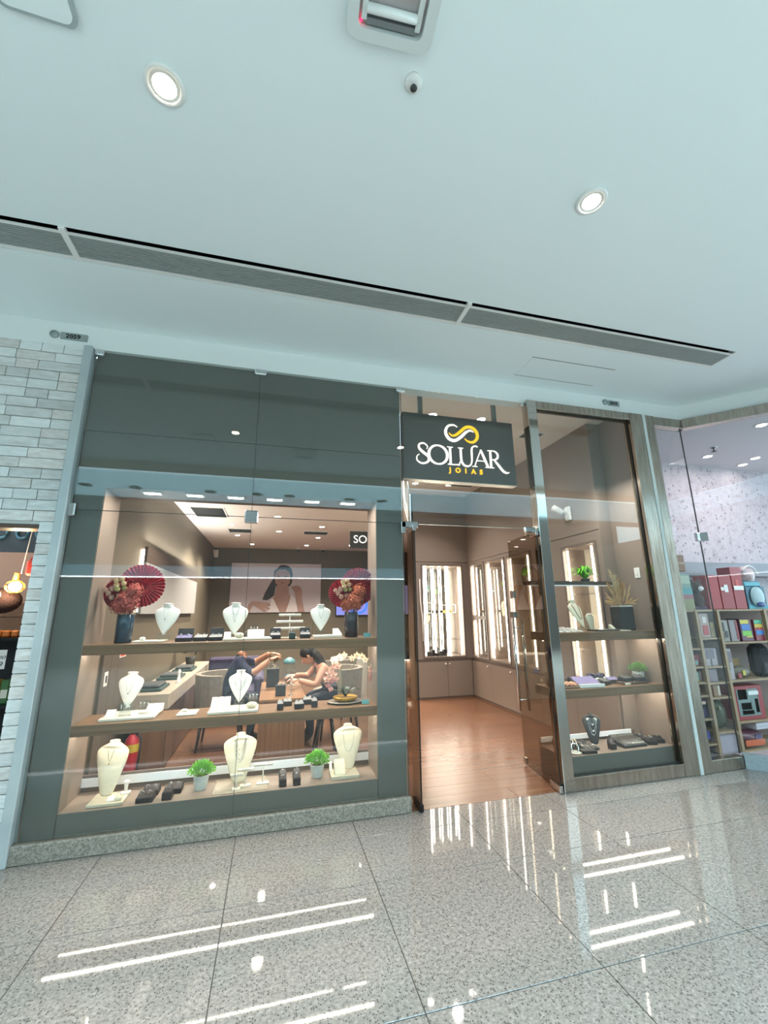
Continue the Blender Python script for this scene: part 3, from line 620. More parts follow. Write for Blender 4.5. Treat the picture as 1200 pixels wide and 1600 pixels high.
# --- trays and small goods
def tray(x, y, z, w, d, h, label, m=PAD, cat='tray', rz=0):
    t = thing('display_tray', label, cat, (x, y, z), rz)
    MB().bbox(-w/2, w/2, -d/2, d/2, 0, h, .003).build('tray_board', m, t); return t
def ring_at(mb, x, y, z, r=.008, th=.0014):
    mb.tube([(x+r*math.cos(a), y, z+r*math.sin(a)) for a in [2*PI*k/14 for k in range(14)]], th, 5, closed=True); mb.ball((x, y, z+r+th), .0026, 6)
def ring_box(x, y, z, w, d, h, label, insert, n=1, rz=0, m=None, tilt=.25, group=None):
    t = thing('ring_box', label, 'ring box', (x, y, z), rz, group); m = m or BLACK
    MB().bbox(-w/2, w/2, -d/2, d/2, 0, h, .003).build('box_base', m, t)
    X = T(0, 0, h) @ rotx(tilt)
    MB().bbox(-w/2+.004, w/2-.004, -d/2+.004, d/2-.004, -.004, .008, .002, tf=X).build('insert', insert, t)
    for k in range(n): mb = MB(); ring_at(mb, (k-(n-1)/2)*w*.45, 0, h+.013, .011, .0022); mb.build('ring', SILVER, t)
    return t
def lid_box(x, y, z, w, d, h, label, insert, m=None, rz=0):
    t = ring_box(x, y, z, w, d, h, label, insert, 2, rz, m); X = T(0, d/2, h) @ rotx(-.3)
    MB().bbox(-w/2, w/2, -.008, 0, 0, d*.75, .002, tf=X).build('lid', m or BLACK, t); return t
VIO = mat('violet_velvet', '#6d6690', .7); GREYI = mat('grey_velvet', '#8d8c8c', .7)
def tbar(x, y, z, h, w, label, rows=1, m=None):
    m = m or PAD; t = thing('bracelet_stand', label, 'bracelet stand', (x, y, z))
    MB().bbox(-w*.32, w*.32, -.022, .022, 0, .008, .002).build('base', m, t); MB().tube([(0, 0, .008), (0, 0, h)], .005, 10).build('post', m, t)
    for k in range(rows):
        q = w*(.42+.08*k) if rows > 1 else w*.5; zz = h-.055*k if rows > 1 else h
        MB().tube([(-q, -.006*k, zz), (q, -.006*k, zz)], .0105, 12).build('bar', m, t)
        mb = MB()
        for s in (-.5, 0, .45): mb.tube([(s*q+.0+.001*i, -.006*k+.012*math.cos(i*.6), zz+.012*math.sin(i*.6)) for i in range(11)], .0012, 5)
        mb.build('bracelet', SILVER, t)
    return t
def ramp(x, y, z, w, d, h, label, m=LEATHER, rz=0, items=0):
    t = thing('display_ramp', label, 'display stand', (x, y, z), rz)
    MB().add([(-w/2, -d/2, 0), (w/2, -d/2, 0), (w/2, d/2, 0), (-w/2, d/2, 0), (-w/2, -d/2, .006), (w/2, -d/2, .006), (w/2, d/2, h), (-w/2, d/2, h)], [(3, 2, 1, 0), (4, 5, 6, 7), (0, 1, 5, 4), (1, 2, 6, 5), (2, 3, 7, 6), (3, 0, 4, 7)]).build('ramp_body', m, t)
    for k in range(items):
        xx = (k-(items-1)/2)*w/items; MB().tube([(xx, -d/2+d*u, .006+(h-.006)*u+.0025) for u in (.1, .3, .5, .7, .9)], .0016, 6).build('bracelet', SILVER, t)
    return t
def pillow(x, y, z, w, d, h, label, m=CREAM, rz=0):
    t = thing('display_pillow', label, 'pillow', (x, y, z), rz)
    MB().ball((0, 0, h/2), (w/2, d/2, h/2), 16).build('cushion', m, t); MB().tube([(.1*w+.0+.001, d/2*.92*math.sin(a), h/2+h/2*.96*math.cos(a)) for a in [2*PI*k/20 for k in range(20)]], .0016, 6, closed=True).build('bracelet', SILVER, t); return t
def card(x, y, z, w, h, label, m, rz=0, lean=.25):
    t = thing('display_card', label, 'card', (x, y, z), rz); MB().bbox(-w/2, w/2, -.003, .003, 0, h, .001, tf=rotx(-lean)).build('card_panel', m, t)
    MB().box(-.01, .01, .0, .025, 0, .004).build('easel_foot', m, t); return t
def acrylic(x, y, z, label, rz=0):
    t = thing('acrylic_earring_stand', label, 'earring stand', (x, y, z), rz); MB().bbox(-.04, .04, -.02, .02, 0, .006, .001).build('base', ACR, t); MB().bbox(-.04, .04, -.002, .002, .006, .095, .001).build('panel', ACR, t)
    for k in range(3): MB().ball((-.026+.026*k, -.006, .075), .005).tube([(-.026+.026*k, -.006, .07), (-.026+.026*k, -.006, .05)], .0015, 5).build('earring', SILVER, t)
    return t
# upper shelf
tray(-.905, .24, ZS1, .22, .15, .012, 'thin white tray under the left bust on the upper shelf')
pillow(-.955, .21, ZS1+.012, .045, .035, .028, 'tiny white pillow on the left tray of the upper shelf', LEATHER)
lid_box(-.655, .19, ZS1, .115, .09, .03, 'open black box with violet lining right of the left bust', VIO)
ring_box(-.535, .19, ZS1, .1, .09, .03, 'flat black ring box with grey insert on the upper shelf', GREYI, 2)
lid_box(-.425, .19, ZS1, .1, .09, .03, 'open black box left of the middle tray on the upper shelf', GREYI)
tray(-.18, .21, ZS1, .37, .2, .016, 'long white tray under the middle bust of the upper shelf')
ramp(-.335, .15, ZS1+.016, .05, .04, .05, 'upright white earring block left of the middle upper bust', LEATHER)
pillow(-.245, .135, ZS1+.016, .075, .04, .045, 'cream pillow in front of the middle upper bust')
card(-.12, .17, ZS1+.016, .13, .065, 'blank white card leaning on the middle tray of the upper shelf', WHITE)
acrylic(-.14, .28, ZS1+.016, 'clear acrylic earring stand behind the blank white card')
lid_box(.034, .2, ZS1, .085, .07, .034, 'black ring box left of the tiered bracelet stand', GREYI)
tbar(.148, .27, ZS1, .19, .22, 'white three tier bracelet stand on the upper shelf', 3)
ring_box(.166, .13, ZS1, .05, .05, .05, 'dark green ring box in front of the tiered bracelet stand', BLACK, 1, m=mat('green_velvet', '#16332f', .5))
lid_box(.275, .2, ZS1, .085, .07, .034, 'black ring box right of the tiered bracelet stand', GREYI)
tray(.46, .21, ZS1, .235, .16, .022, 'grey cream tray under the right bust of the upper shelf')
ramp(.545, .2, ZS1+.022, .05, .1, .05, 'small white ramp at the right end of the upper right tray', LEATHER, .2)
TEAL = mat('teal_card', '#5f9ea0', .5)
card(.79, .13, ZS1, .06, .035, 'small teal card at the right end of the upper shelf', TEAL)
# lower shelf
tray(-.97, .23, ZS2, .36, .26, .018, 'large white tray under the left bust of the lower shelf')
ramp(-1.085, .14, ZS2+.018, .06, .04, .05, 'white earring block at the left end of the lower shelf', LEATHER)
acrylic(-1.0, .16, ZS2+.018, 'clear earring stand in front of the left bust on the lower shelf', .1)
acrylic(-.885, .2, ZS2+.018, 'clear earring stand right of the left bust on the lower shelf', -.2)
ramp(-.83, .27, ZS2+.018, .11, .08, .05, 'white block with slots at the right end of the left lower tray', LEATHER, 0, 1)
tray(-.582, .2, ZS2, .135, .16, .012, 'small square white pad lying alone on the lower shelf')
pillow(-.61, .22, ZS2+.012, .05, .035, .02, 'tiny white pillow on the square pad of the lower shelf', LEATHER)
tray(-.252, .2, ZS2, .36, .22, .02, 'long white tray under the chain bust of the lower shelf')
for k, lb in enumerate(('leftmost white bracelet ramp left of the chain bust', 'middle white bracelet ramp left of the chain bust', 'white bracelet ramp touching the chain bust')):
    ramp(-.4+.047*k, .2, ZS2+.02, .042, .12, .075, lb, LEATHER, 0, 1)
pillow(-.12, .16, ZS2+.02, .085, .06, .045, 'cream pillow right of the chain bust on the lower shelf')
acrylic(-.115, .27, ZS2+.02, 'clear stand of hanging earrings right of the chain bust')
for (x, y, h, w, lb) in ((.095, .13, .04, .042, 'nearest left black ring box in the lower shelf group'), (.155, .27, .03, .062, 'black ring box at the back left of the lower shelf group'), (.24, .13, .032, .065, 'wide dark ring box in the middle of the lower shelf group'),
                       (.315, .28, .032, .065, 'black ring box at the back right of the lower shelf group'), (.362, .16, .04, .042, 'narrow black ring box beside the orchid dish')):
    ring_box(x, y, ZS2, w*1.15, .06, h*1.15, lb, GREYI, 2 if w > .05 else 1)
card(.775, .12, ZS2, .06, .035, 'small teal card at the right end of the lower shelf', TEAL)
# plinth
tray(-1.035, .17, ZB, .22, .2, .02, 'cream square base under the tall left bust on the plinth', mat('linen_edge', '#c8bda6', .7))
ramp(-1.01, .12, ZB+.02, .045, .04, .02, 'small white earring pad in front of the tall left bust', LEATHER)
ring_box(-.965, .12, ZB+.02, .045, .04, .02, 'cream ring holder in front of the tall left bust', CREAM, 1, m=CREAM)
t = thing('ring_cone', 'white ring finger stand beside the tall left bust', 'ring stand', (-.95, .22, ZB+.02)); MB().bbox(-.03, .03, -.02, .02, 0, .012, .002).build('base', LEATHER, t); MB().lathe([(.009, .012), (.013, .05), (.016, .07), (.02, .078), (.012, .084)], n=14).build('stem', LEATHER, t)
for (x, y, w, n, lb) in ((-.79, .11, .085, 2, 'front wide black ring box of the left pair on the plinth'), (-.785, .225, .085, 2, 'rear wide black ring box of the left pair on the plinth'),
                       (-.65, .10, .05, 1, 'front narrow black ring box left of the potted plant'), (-.63, .22, .085, 2, 'rear wide black ring box left of the potted plant'),
                       (.137, .11, .042, 1, 'front black ring box of the column right of the bracelet bars'), (.137, .22, .042, 1, 'rear black ring box of the column right of the bracelet bars'),
                       (.24, .11, .042, 1, 'front black ring box of the column left of the right plant'), (.243, .22, .042, 1, 'rear black ring box of the column left of the right plant')):
    ring_box(x, y, ZB, w*1.28, .1 if w > .06 else .075, .034 if w > .06 else .05, lb, BLACK, n, tilt=.15)
t = thing('acrylic_mat', 'flat clear sheet under the tall middle bust on the plinth', 'mat', (-.165, .21, ZB)); MB().bbox(-.19, .19, -.15, .15, 0, .004, .001).build('sheet', mat('clear_mat', '#a59b8c', .15), t)
tbar(-.195, .12, ZB+.004, .095, .09, 'low grey white bracelet bar just in front of the tall middle bust')
tbar(-.135, .17, ZB+.004, .11, .12, 'bracelet bar with watch bands right of the tall middle bust')
tbar(-.01, .18, ZB+.004, .13, .14, 'rightmost bracelet bar with a pale roll on the plinth')
tray(.61, .17, ZB, .22, .16, .026, 'cream square base under the tall right bust on the plinth', mat('linen_edge', '#c8bda6'))
ramp(.57, .14, ZB+.026, .085, .05, .1, 'beige earring panel in front of the tall right bust', CREAM, .1)
ramp(.512, .23, ZB+.026, .02, .04, .06, 'slim white ring post left of the tall right bust', LEATHER)
# ------------------------------------------------------------------ plants and flowers
GRN = mat('leaf_green', '#8fd03e', .5, noise=(40, '#5fa32a', .8)); GRN2 = mat('deep_leaf', '#24382a', .4); LIME = mat('lime_leaf', '#7fe02a', .45, noise=(40, '#4fae1c', .7))
POT = mat('white_pot', '#d6dbd7', .5, noise=(25, '#c2c9c5', .6)); SOIL = mat('soil', '#3b2d20', .9)
def leaf_quads(mb, n, c, rad, size, rng, up=.4, hemi=True):
    for _ in range(n):
        a = rng.uniform(0, 2*PI); zc = rng.uniform(-.15 if hemi else -1, 1); rr = math.sqrt(max(0, 1-zc*zc))*rng.uniform(.4, 1.05)
        p = Vector((c[0]+rad[0]*rr*math.cos(a), c[1]+rad[1]*rr*math.sin(a), c[2]+rad[2]*zc*rng.uniform(.6, 1)))
        d = Vector((math.cos(a)*rr, math.sin(a)*rr, zc+up+rng.uniform(-.5, .5))).normalized(); s = size*rng.uniform(.7, 1.3)
        sd = d.cross(Vector((rng.uniform(-1, 1), rng.uniform(-1, 1), rng.uniform(-1, 1)))).normalized(); nn = d.cross(sd)*s*.18
        mb.add([p, p+d*s*.5+sd*s*.34+nn, p+d*s, p+d*s*.5-sd*s*.34+nn], [(0, 1, 2, 3)])
def pot_plant(x, y, z, r, hp, label, seed, n=560, m=None, sq=1.0):
    rng = random.Random(seed); t = thing('potted_plant', label, 'plant', (x, y, z))
    MB().lathe([(r*.72, 0), (r*.76, .004), (r, hp-.004), (r*1.02, hp), (r*.92, hp), (r*.9, hp-.012)], n=28).build('pot', POT, t)
    MB().lathe([(r*.9, hp-.012), (.0001, hp-.008)], n=20).build('soil', SOIL, t)
    mb = MB(); leaf_quads(mb, n, (0, 0, hp+.018), (r*1.5*sq, r*1.4*sq, r*1.25*sq), .02, rng); 
    for k in range(26):
        a = rng.uniform(0, 2*PI); e = Vector((r*1.1*math.cos(a), r*1.1*math.sin(a), hp+rng.uniform(.02, .06))); mb.tube([(0, 0, hp-.01), e*.6+Vector((0, 0, hp*.35)), e], .0011, 4)
    f = mb.build('foliage', m or GRN, t); f['kind'] = 'stuff'; return t
pot_plant(-.452, .21, ZB, .056, .098, 'bushy green plant in white pot left of the tall middle bust', 3)
pot_plant(.402, .21, ZB, .056, .092, 'bushy green plant in white pot left of the tall right bust', 5)
RED = mat('crimson_palm', '#a8122e', .55, noise=(30, '#6e0a1c', .6)); REDB = mat('red_hydrangea', '#cf6352', .6, noise=(45, '#74202a', .95)); ORB = mat('rust_hydrangea', '#cc6a42', .6, noise=(45, '#7a2c20', .95))
ROSE = mat('dusty_rose', '#c49a86', .7, noise=(40, '#a87c70', .7)); ROSEC = mat('cream_rose', '#e6cda4', .7, noise=(40, '#a98a5c', .8)); OLIVEB = mat('olive_bud', '#a39b62', .6)
MARBLE = mat('dark_marbled_glass', '#15171b', .15, noise=(14, '#3a3038', .8)); BLUEV = mat('blue_marbled_glass', '#141c24', .15, noise=(14, '#2d4c62', .9))
def fan(t, c, R, tilt, rz, m, n=34, a0=-200, a1=20, name='palm_fan'):
    mb = MB(); X = T(*c) @ rotz(rz) @ rotx(tilt); vs = [Vector((0, .0, 0))]; fs = []
    for k in range(n*2+1):
        a = math.radians(a0+(a1-a0)*k/(n*2)); q = R*(1 if k % 2 else .955); yy = .012 if k % 2 else -.004
        vs += [Vector((R*.35*math.cos(a), yy*.4, R*.35*math.sin(a))), Vector((q*math.cos(a), yy, q*math.sin(a)))]
    for k in range(n*2):
        i = 1+2*k; fs += [(0, i, i+2), (i, i+1, i+3, i+2)]
    mb.add([X @ v for v in vs], fs); return mb.build(name, m, t)
def rose(t, p, r, m, rng):
    mb = MB(); mb.ball(p, (r*.8, r*.8, r*.85), 10)
    for k in range(7):
        a = 2*PI*k/7+rng.uniform(-.2, .2); d = Vector((math.cos(a), math.sin(a), .25)); q = Vector(p)+d*r*.35
        u = Vector((-math.sin(a), math.cos(a), 0)); w = Vector((0, 0, 1))
        mb.add([q-u*r*.5-w*r*.45, q+u*r*.5-w*r*.45, q+d*r*.4+u*r*.45+w*r*.3, q+d*r*.42+w*r*.5, q+d*r*.4-u*r*.45+w*r*.3], [(0, 1, 2, 3, 4)])
    mb.build('rose', m, t)
def hydrangea(t, c, R, m, rng, n=260):
    mb = MB(); mb.ball(c, R*.8, 14)
    for _ in range(n):
        v = Vector((rng.gauss(0, 1), rng.gauss(0, 1), rng.gauss(0, 1))).normalized(); p = Vector(c)+v*R*rng.uniform(.82, 1.05)
        u = v.cross(Vector((rng.random(), rng.random(), rng.random()))).normalized(); w = v.cross(u); s = R*.15
        mb.add([p+u*s, p+w*s, p-u*s, p-w*s, p+v*s*.5], [(0, 1, 4), (1, 2, 4), (2, 3, 4), (3, 0, 4)])
    mb.build('hydrangea_head', m, t)['kind'] = 'stuff'
def fan_vase(x, y, z, label, vm, seed, hyd, flip=1):
    rng = random.Random(seed); t = thing('red_fan_arrangement', label, 'flower arrangement', (x, y, z))
    MB().lathe([(.052, 0), (.058, .004), (.058, .205), (.055, .208), (.052, .205), (.052, .16)], n=32).build('vase', vm, t)
    fan(t, (.07, .05, .43), .17, .1, .12, RED, 36, -60, 300); fan(t, (-.075, .03, .37), .125, .05, -.2, RED, 26, 40, 300)
    hydrangea(t, (.015, -.045, .30), .082, hyd, rng); hydrangea(t, (.055, -.055, .385), .062, hyd, rng, 180); hydrangea(t, (-.045, -.04, .27), .06, hyd, rng, 150)
    for (px, pz, r, m) in ((-.085, .46, .026, ROSEC), (-.045, .475, .024, ROSEC), (-.075, .425, .026, ROSEC), (-.03, .44, .024, ROSEC), (-.105, .40, .028, ROSE), (-.06, .395, .024, OLIVEB), (-.02, .40, .024, OLIVEB), (-.125, .365, .026, ROSE), (-.10, .335, .024, ROSE), (-.05, .345, .026, ROSE), (-.145, .39, .022, ROSE)):
        rose(t, (px, -.05+rng.uniform(-.02, .02), pz), r, m, rng)
    mb = MB()
    for k in range(9): a = rng.uniform(-.05, .05); mb.tube([(a*.6, 0, .12), (a, -.01, .22), (a*2.2, -.03, .34)], .003, 5)
    mb.build('stems', GRN2, t); return t
fan_vase(-1.085, .20, ZS1, 'red palm fan arrangement with crimson hydrangea in blue marbled vase at left', BLUEV, 11, REDB)
fan_vase(.665, .20, ZS1, 'red palm fan arrangement with rust hydrangea in dark vase at right', MARBLE, 12, ORB)
# orchid
t = thing('potted_orchid', 'peach orchid in a yellow bowl on a round dish on the lower shelf', 'orchid', (.625, .23, ZS2)); rng = random.Random(4)
MB().lathe([(.06, 0), (.12, .006), (.155, .014), (.15, .018), (.06, .01)], n=36, sy=.75).build('dish', mat('pewter_dish', '#8d8377', .35, .4), t)
MB().lathe([(.05, .012), (.085, .02), (.105, .045), (.098, .052), (.085, .045)], n=30, sy=.8).build('bowl', mat('gilded_bowl', '#d9ab33', .3, .5, noise=(18, '#9a6d1e', .9)), t)
def strap(t, a, L, w, z0, lift):
    d = Vector((math.cos(a), math.sin(a)*.7, 0)); sd = Vector((-d.y, d.x, 0)).normalized(); vs = []; n = 7
    for k in range(n):
        u = k/(n-1); p = Vector((0, 0, z0))+d*L*u+Vector((0, 0, lift*math.sin(u*2.2))); q = w*math.sin(PI*min(.97, .12+.85*u))
        vs += [p+sd*q, p-sd*q+Vector((0, 0, .0)), p+Vector((0, 0, -.006))]
    fs = []
    for k in range(n-1): b = 3*k; fs += [(b, b+3, b+5, b+2), (b+2, b+5, b+4, b+1)]
    MB().add(vs, fs, 0, True).build('leaf', GRN2, t)
for a, L, w, li in ((.1, .12, .022, .06), (2.9, .14, .024, .055), (-.9, .10, .02, .05), (-2.3, .11, .02, .06), (1.2, .10, .022, .07), (2.2, .11, .02, .07)): strap(t, a, L, w, .05, li)
ORC = [mat('orchid_cream', '#f4e2c4', .55, noise=(30, '#f0cfa8', .7)), mat('orchid_peach', '#efb79c', .55, noise=(30, '#e79f88', .7)), mat('orchid_pink', '#dd9a90', .55, noise=(30, '#cf7f7c', .7))]
def orchid_flower(t, p, r, m, yaw, pit):
    X = T(*p) @ rotz(yaw) @ rotx(pit); mb = MB()
    for k, (a, L, w) in enumerate(((90, 1, .5), (162, .95, .8), (18, .95, .8), (234, .9, .5), (306, .9, .5))):
        a = math.radians(a); d = Vector((math.cos(a), 0, math.sin(a))); s = Vector((-d.z, 0, d.x)); yy = Vector((0, -.12*r, 0))
        mb.add([X @ v for v in (Vector((0, 0, 0)), d*r*L*.5+s*r*w*.55+yy, d*r*L+Vector((0, .05*r, 0)), d*r*L*.5-s*r*w*.55+yy)], [(0, 1, 2, 3)])
    mb.ball(X @ Vector((0, -.15*r, -.12*r)), r*.2, 8, 1); mb.build('orchid_flower', [m, ORC[2]], t)
path1 = [(-.01, .02, .06), (-.03, .03, .22), (-.03, .02, .33), (-.085, -.03, .35), (-.14, -.06, .29), (-.165, -.07, .2), (-.15, -.07, .13)]
path2 = [(.02, .03, .06), (.06, .05, .25), (.12, .05, .36), (.19, .04, .34), (.225, .03, .27), (.225, .02, .18)]
for pth in (path1, path2): MB().tube(pth, .0028, 6).build('flower_stem', mat('orchid_stem', '#6b7a3c', .5), t)
for k, (p, m) in enumerate(((( -.06, -.035, .36), 0), ((-.105, -.05, .34), 0), ((-.075, -.06, .30), 1), ((-.12, -.075, .29), 1), ((-.15, -.085, .25), 1), ((-.115, -.085, .235), 1), ((-.165, -.085, .205), 1), ((-.13, -.09, .185), 2), ((-.16, -.085, .155), 2), ((-.135, -.085, .125), 2), ((-.10, -.08, .2), 1), ((-.02, -.02, .375), 0))):
    orchid_flower(t, p, .040 if m < 2 else .03, ORC[m], rng.uniform(-.5, .5), rng.uniform(-.3, .3))
for k, (p, m) in enumerate((((.06, .03, .345), 0), ((.10, .02, .37), 0), ((.145, .02, .36), 0), ((.175, .02, .33), 0), ((.215, .01, .27), 0), ((.22, .0, .235), 1), ((.215, 0, .20), 1), ((.225, 0, .17), 1))):
    orchid_flower(t, p, .034, ORC[m], rng.uniform(-.5, .5), rng.uniform(-.3, .3))
# ------------------------------------------------------------------ right window
shelf('display_shelf', 2.552, 3.748, .05, .42, 1.205, 1.285, 'upper oak shelf inside the steel framed right window', ((-.12, 0), (.02, 0)))
shelf('display_shelf', 2.552, 3.748, .05, .42, .705, .782, 'lower oak shelf inside the steel framed right window', ((-.12, 0), (.02, 0)))
t = thing('display_plinth', 'low grey plinth at the bottom of the steel framed right window', 'plinth', (3.15, .24, 0))
MB().box(-.598, .598, -.19, .19, .0, .228).build('front_panel', GREYF, t); MB().box(-.598, .598, -.192, .19, .228, .234).build('top_board', TAUPE, t)
MB().box(-.598, .5, .17, .19, .234, .30).build('back_rail', TAUPED, t); MB().box(-.598, .45, .155, .17, .262, .305).build('white_strip', mat('strip_white', '#e9ecf0'), t)
ZR1, ZR2, ZR0 = 1.2855, .7825, .2345
t = thing('reflection_bar', 'dark narrow bar, a reflection built solid, high at the back of the right window', 'shelf', (3.0, .42, 1.75))  # a reflected dark bar, built here as a solid board
MB().box(-.45, .56, -.08, .06, 0, .04).build('board', mat('dark_board', '#4b463f', .4), t); MB().box(-.45, .56, -.082, -.06, -.012, 0).build('pale_edge', mat('strip_white', '#e9ecf0'), t)
MB().tube([(.1, 0, 0), (.105, -.03, -.2)], .003).build('hanging_cord', WHITE, t)
rng = random.Random(9); t = thing('trailing_fern', 'bright lime green fern on the dark bar', 'plant', (3.27, .4, 1.79)); mb = MB()
for k in range(70):
    a = rng.uniform(0, 2*PI); L = rng.uniform(.09, .19); h = rng.uniform(.06, .16); d = Vector((math.cos(a), math.sin(a)*.5, 0)); s = Vector((-d.y, d.x, 0)).normalized()*.011; pts = [Vector((0, 0, .02))+d*L*u+Vector((0, 0, h*math.sin(u*2.4))) for u in (0, .25, .5, .75, 1)]
    vs = []
    for i, p in enumerate(pts): q = s*math.sin(PI*(.15+.8*i/4)); vs += [p+q, p-q]
    mb.add(vs, [(2*i, 2*i+1, 2*i+3, 2*i+2) for i in range(4)], 0, True)
mb.build('fronds', LIME, t)['kind'] = 'stuff'; MB().lathe([(.04, 0), (.05, .03), (.045, .03)], n=16).build('pot', DGREY, t)
bust(3.02, .2, ZR1+.012, .285, .21, 'shield', CREAM, 'large cream bust with dark bead necklace leaning on the right upper shelf', .35, .42, [(.3, .84, .24, 2.4, .004)], .02, None, mat('bronze_bead', '#7a6a50', .35, .4))
bust(2.70, .3, ZR1, .24, .18, 'tall', CREAM, 'cream bust behind the steel post at the left of the right upper shelf', -.2, .1, ())
bust(3.22, .33, ZR1, .17, .14, 'tall', CREAM, 'small cream bust standing behind the leaning bust', .3, .1, ())
tray(3.22, .17, ZR1, .26, .16, .018, 'dark edged tray below the leaning bust', mat('dark_tray', '#4a4740', .4))
tray(3.40, .12, ZR1, .12, .10, .008, 'flat pale tray with rings right of the leaning bust')
for k in range(4): ramp(2.66+.075*k, .17, ZR1, .06, .15, .055-.006*k, ('first', 'second', 'third', 'fourth')[k]+' slanted bracelet ramp from the left on the right upper shelf', LEATHER, .35, 2)
ramp(3.3, .14, ZR1+.018, .05, .04, .045, 'little cream slanted stand beside the leaning bust', CREAM, .3)
# dried arrangement
t = thing('dried_flower_vase', 'dried pampas and ruscus in a square black vase', 'flower arrangement', (3.50, .2, ZR1)); rng = random.Random(21)
MB().bbox(-.085, .085, -.075, .075, 0, .235, .01).build('vase', BLK2, t); MB().box(-.075, .075, -.065, .065, .235, .245).build('white_rim', WHITE, t)
STR = mat('straw', '#cfa566', .8, noise=(30, '#8a6536', .8)); PAM = mat('pampas', '#d8c6a0', .9, noise=(40, '#bda67c', .7)); BLEA = mat('dried_leaf', '#d9b488', .7, noise=(20, '#a77f52', .7))
for k in range(5):
    x, zt = (-.10+.045*k, .56+.09*(k == 1)-.04*abs(k-2)); mb = MB()
    ax = [Vector((x*.2+(x*u), .0+.02*u, .24+(zt-.24)*u)) for u in (0, .3, .6, 1)]; mb.tube(ax, .0022, 5)
    for _ in range(130):
        u = rng.uniform(.35, 1); p = ax[0].lerp(ax[-1], u); d = Vector((rng.uniform(-1, 1), rng.uniform(-1, 1), rng.uniform(.3, 1.2))).normalized()*.065*(1.15-u*.6); s = d.cross(Vector((0, 1, .2))).normalized()*.0026
        mb.add([p-s, p+s, p+d], [(0, 1, 2)])
    f = mb.build('pampas_plume', PAM if k in (1, 2) else STR, t); f['kind'] = 'stuff'
for k in range(34):
    a = math.radians(rng.uniform(-15, 195)); L = rng.uniform(.13, .27); z0 = .25+rng.uniform(-.01, .03); x1, z1 = L*.86*math.cos(a), z0+L*math.sin(a)*.95; yy = rng.uniform(-.07, .05)
    x1 = min(x1, .2)
    p0 = Vector((x1*.3, yy*.3, z0)); p1 = Vector((x1, yy, z1)); d = p1-p0; s = d.cross(Vector((0, 1, 0))).normalized()*.011
    MB().add([p0, p0+d*.35+s*.6, p0+d*.7+s, p1, p0+d*.7-s, p0+d*.35-s*.6, p0+d*.6+Vector((0, -.008, 0))], [(0, 1, 6), (1, 2, 6), (2, 3, 6), (3, 4, 6), (4, 5, 6), (5, 0, 6)]).build('dried_leaf', BLEA if k % 3 else STR, t)
t = thing('wall_switch', 'white switch plate on the right side panel of the right window', 'switch', (3.752, .18, 1.87)); MB().bbox(-.008, 0, -.035, .035, -.055, .055, .002).build('plate', WHITE, t); MB().bbox(-.012, -.008, -.012, .012, -.022, .022, .001).build('rocker', WHITE, t)
# right lower shelf goods
t = thing('bead_bowl', 'shallow wooden tray heaped with pink gold beads', 'beads', (2.705, .16, ZR2)); MB().bbox(-.105, .105, -.075, .075, 0, .02, .004).build('tray_board', WSHELF, t)
mb = MB(); PK = mat('pink_gold', '#d9a183', .25, .7)
for _ in range(190): mb.ball((rng.uniform(-.095, .095), rng.uniform(-.065, .065), .024+rng.uniform(0, .018)), .008, 6)
mb.build('beads', PK, t)['kind'] = 'stuff'
t = thing('wooden_watch_box', 'small wooden box standing behind the bead tray', 'box', (2.70, .34, ZR2)); MB().bbox(-.06, .06, -.04, .04, 0, .12, .004).build('box_body', WSHELF, t); MB().box(-.05, .05, -.042, -.04, .05, .054).build('lid_joint', DGREY, t)
t = thing('framed_violet_tray', 'tilted tray with violet velvet and white front edge on the right lower shelf', 'tray', (2.95, .19, ZR2+.002), -.1)
X = rotx(.32); MB().bbox(-.13, .13, -.1, .1, .03, .045, .003, tf=X).build('frame', BLACK, t); MB().box(-.115, .115, -.085, .085, .045, .049, tf=X).build('velvet', VIO, t); MB().bbox(-.13, .13, -.115, -.098, 0, .03, .002).build('white_edge', WHITE, t); MB().bbox(-.12, .12, .05, .1, 0, .055, .002).build('rear_support', BLACK, t)
for k, (x, y, rz, lb) in enumerate(((3.18, .2, .4, 'dark watch case open beside the violet tray'), (3.318, .25, -.2, 'dark violet pouch box between the watch cases'), (3.405, .17, .1, 'black velvet case with pale stone on the wooden riser'), (3.55, .16, -.15, 'black velvet case at the right on the wooden riser'))):
    ring_box(x, y, ZR2+(.024 if k > 1 else 0), .11, .09, .035, lb, VIO if k == 1 else DGREY, 1, rz, tilt=.3)
t = thing('wooden_riser', 'low wooden riser with a small price tag under the black velvet cases', 'riser', (3.44, .17, ZR2)); MB().bbox(-.12, .17, -.07, .07, 0, .0235, .003).build('block', WCNT, t); MB().bbox(-.11, -.05, -.076, -.07, .002, .02, .001).build('price_tag', PAD, t)
t = thing('jewellery_cluster', 'heap of dark violet stones on the lit ledge behind the right shelf', 'jewellery', (3.22, .355, ZR2)); MB().bbox(-.11, .11, -.03, .03, 0, .035, .004).build('white_block', WHITE, t)
mb = MB()
for _ in range(26): mb.ball((rng.uniform(-.09, .09), rng.uniform(-.02, .02), .045+rng.uniform(0, .03)), .016, 6)
mb.build('stones', mat('amethyst', '#2c2740', .15), t)['kind'] = 'stuff'
pot_plant(3.655, .26, ZR2, .055, .09, 'small green plant in white pot at the right end of the right lower shelf', 8, 420, mat('soft_leaf', '#8fb56a', .5, noise=(40, '#628a44', .8)), .95)
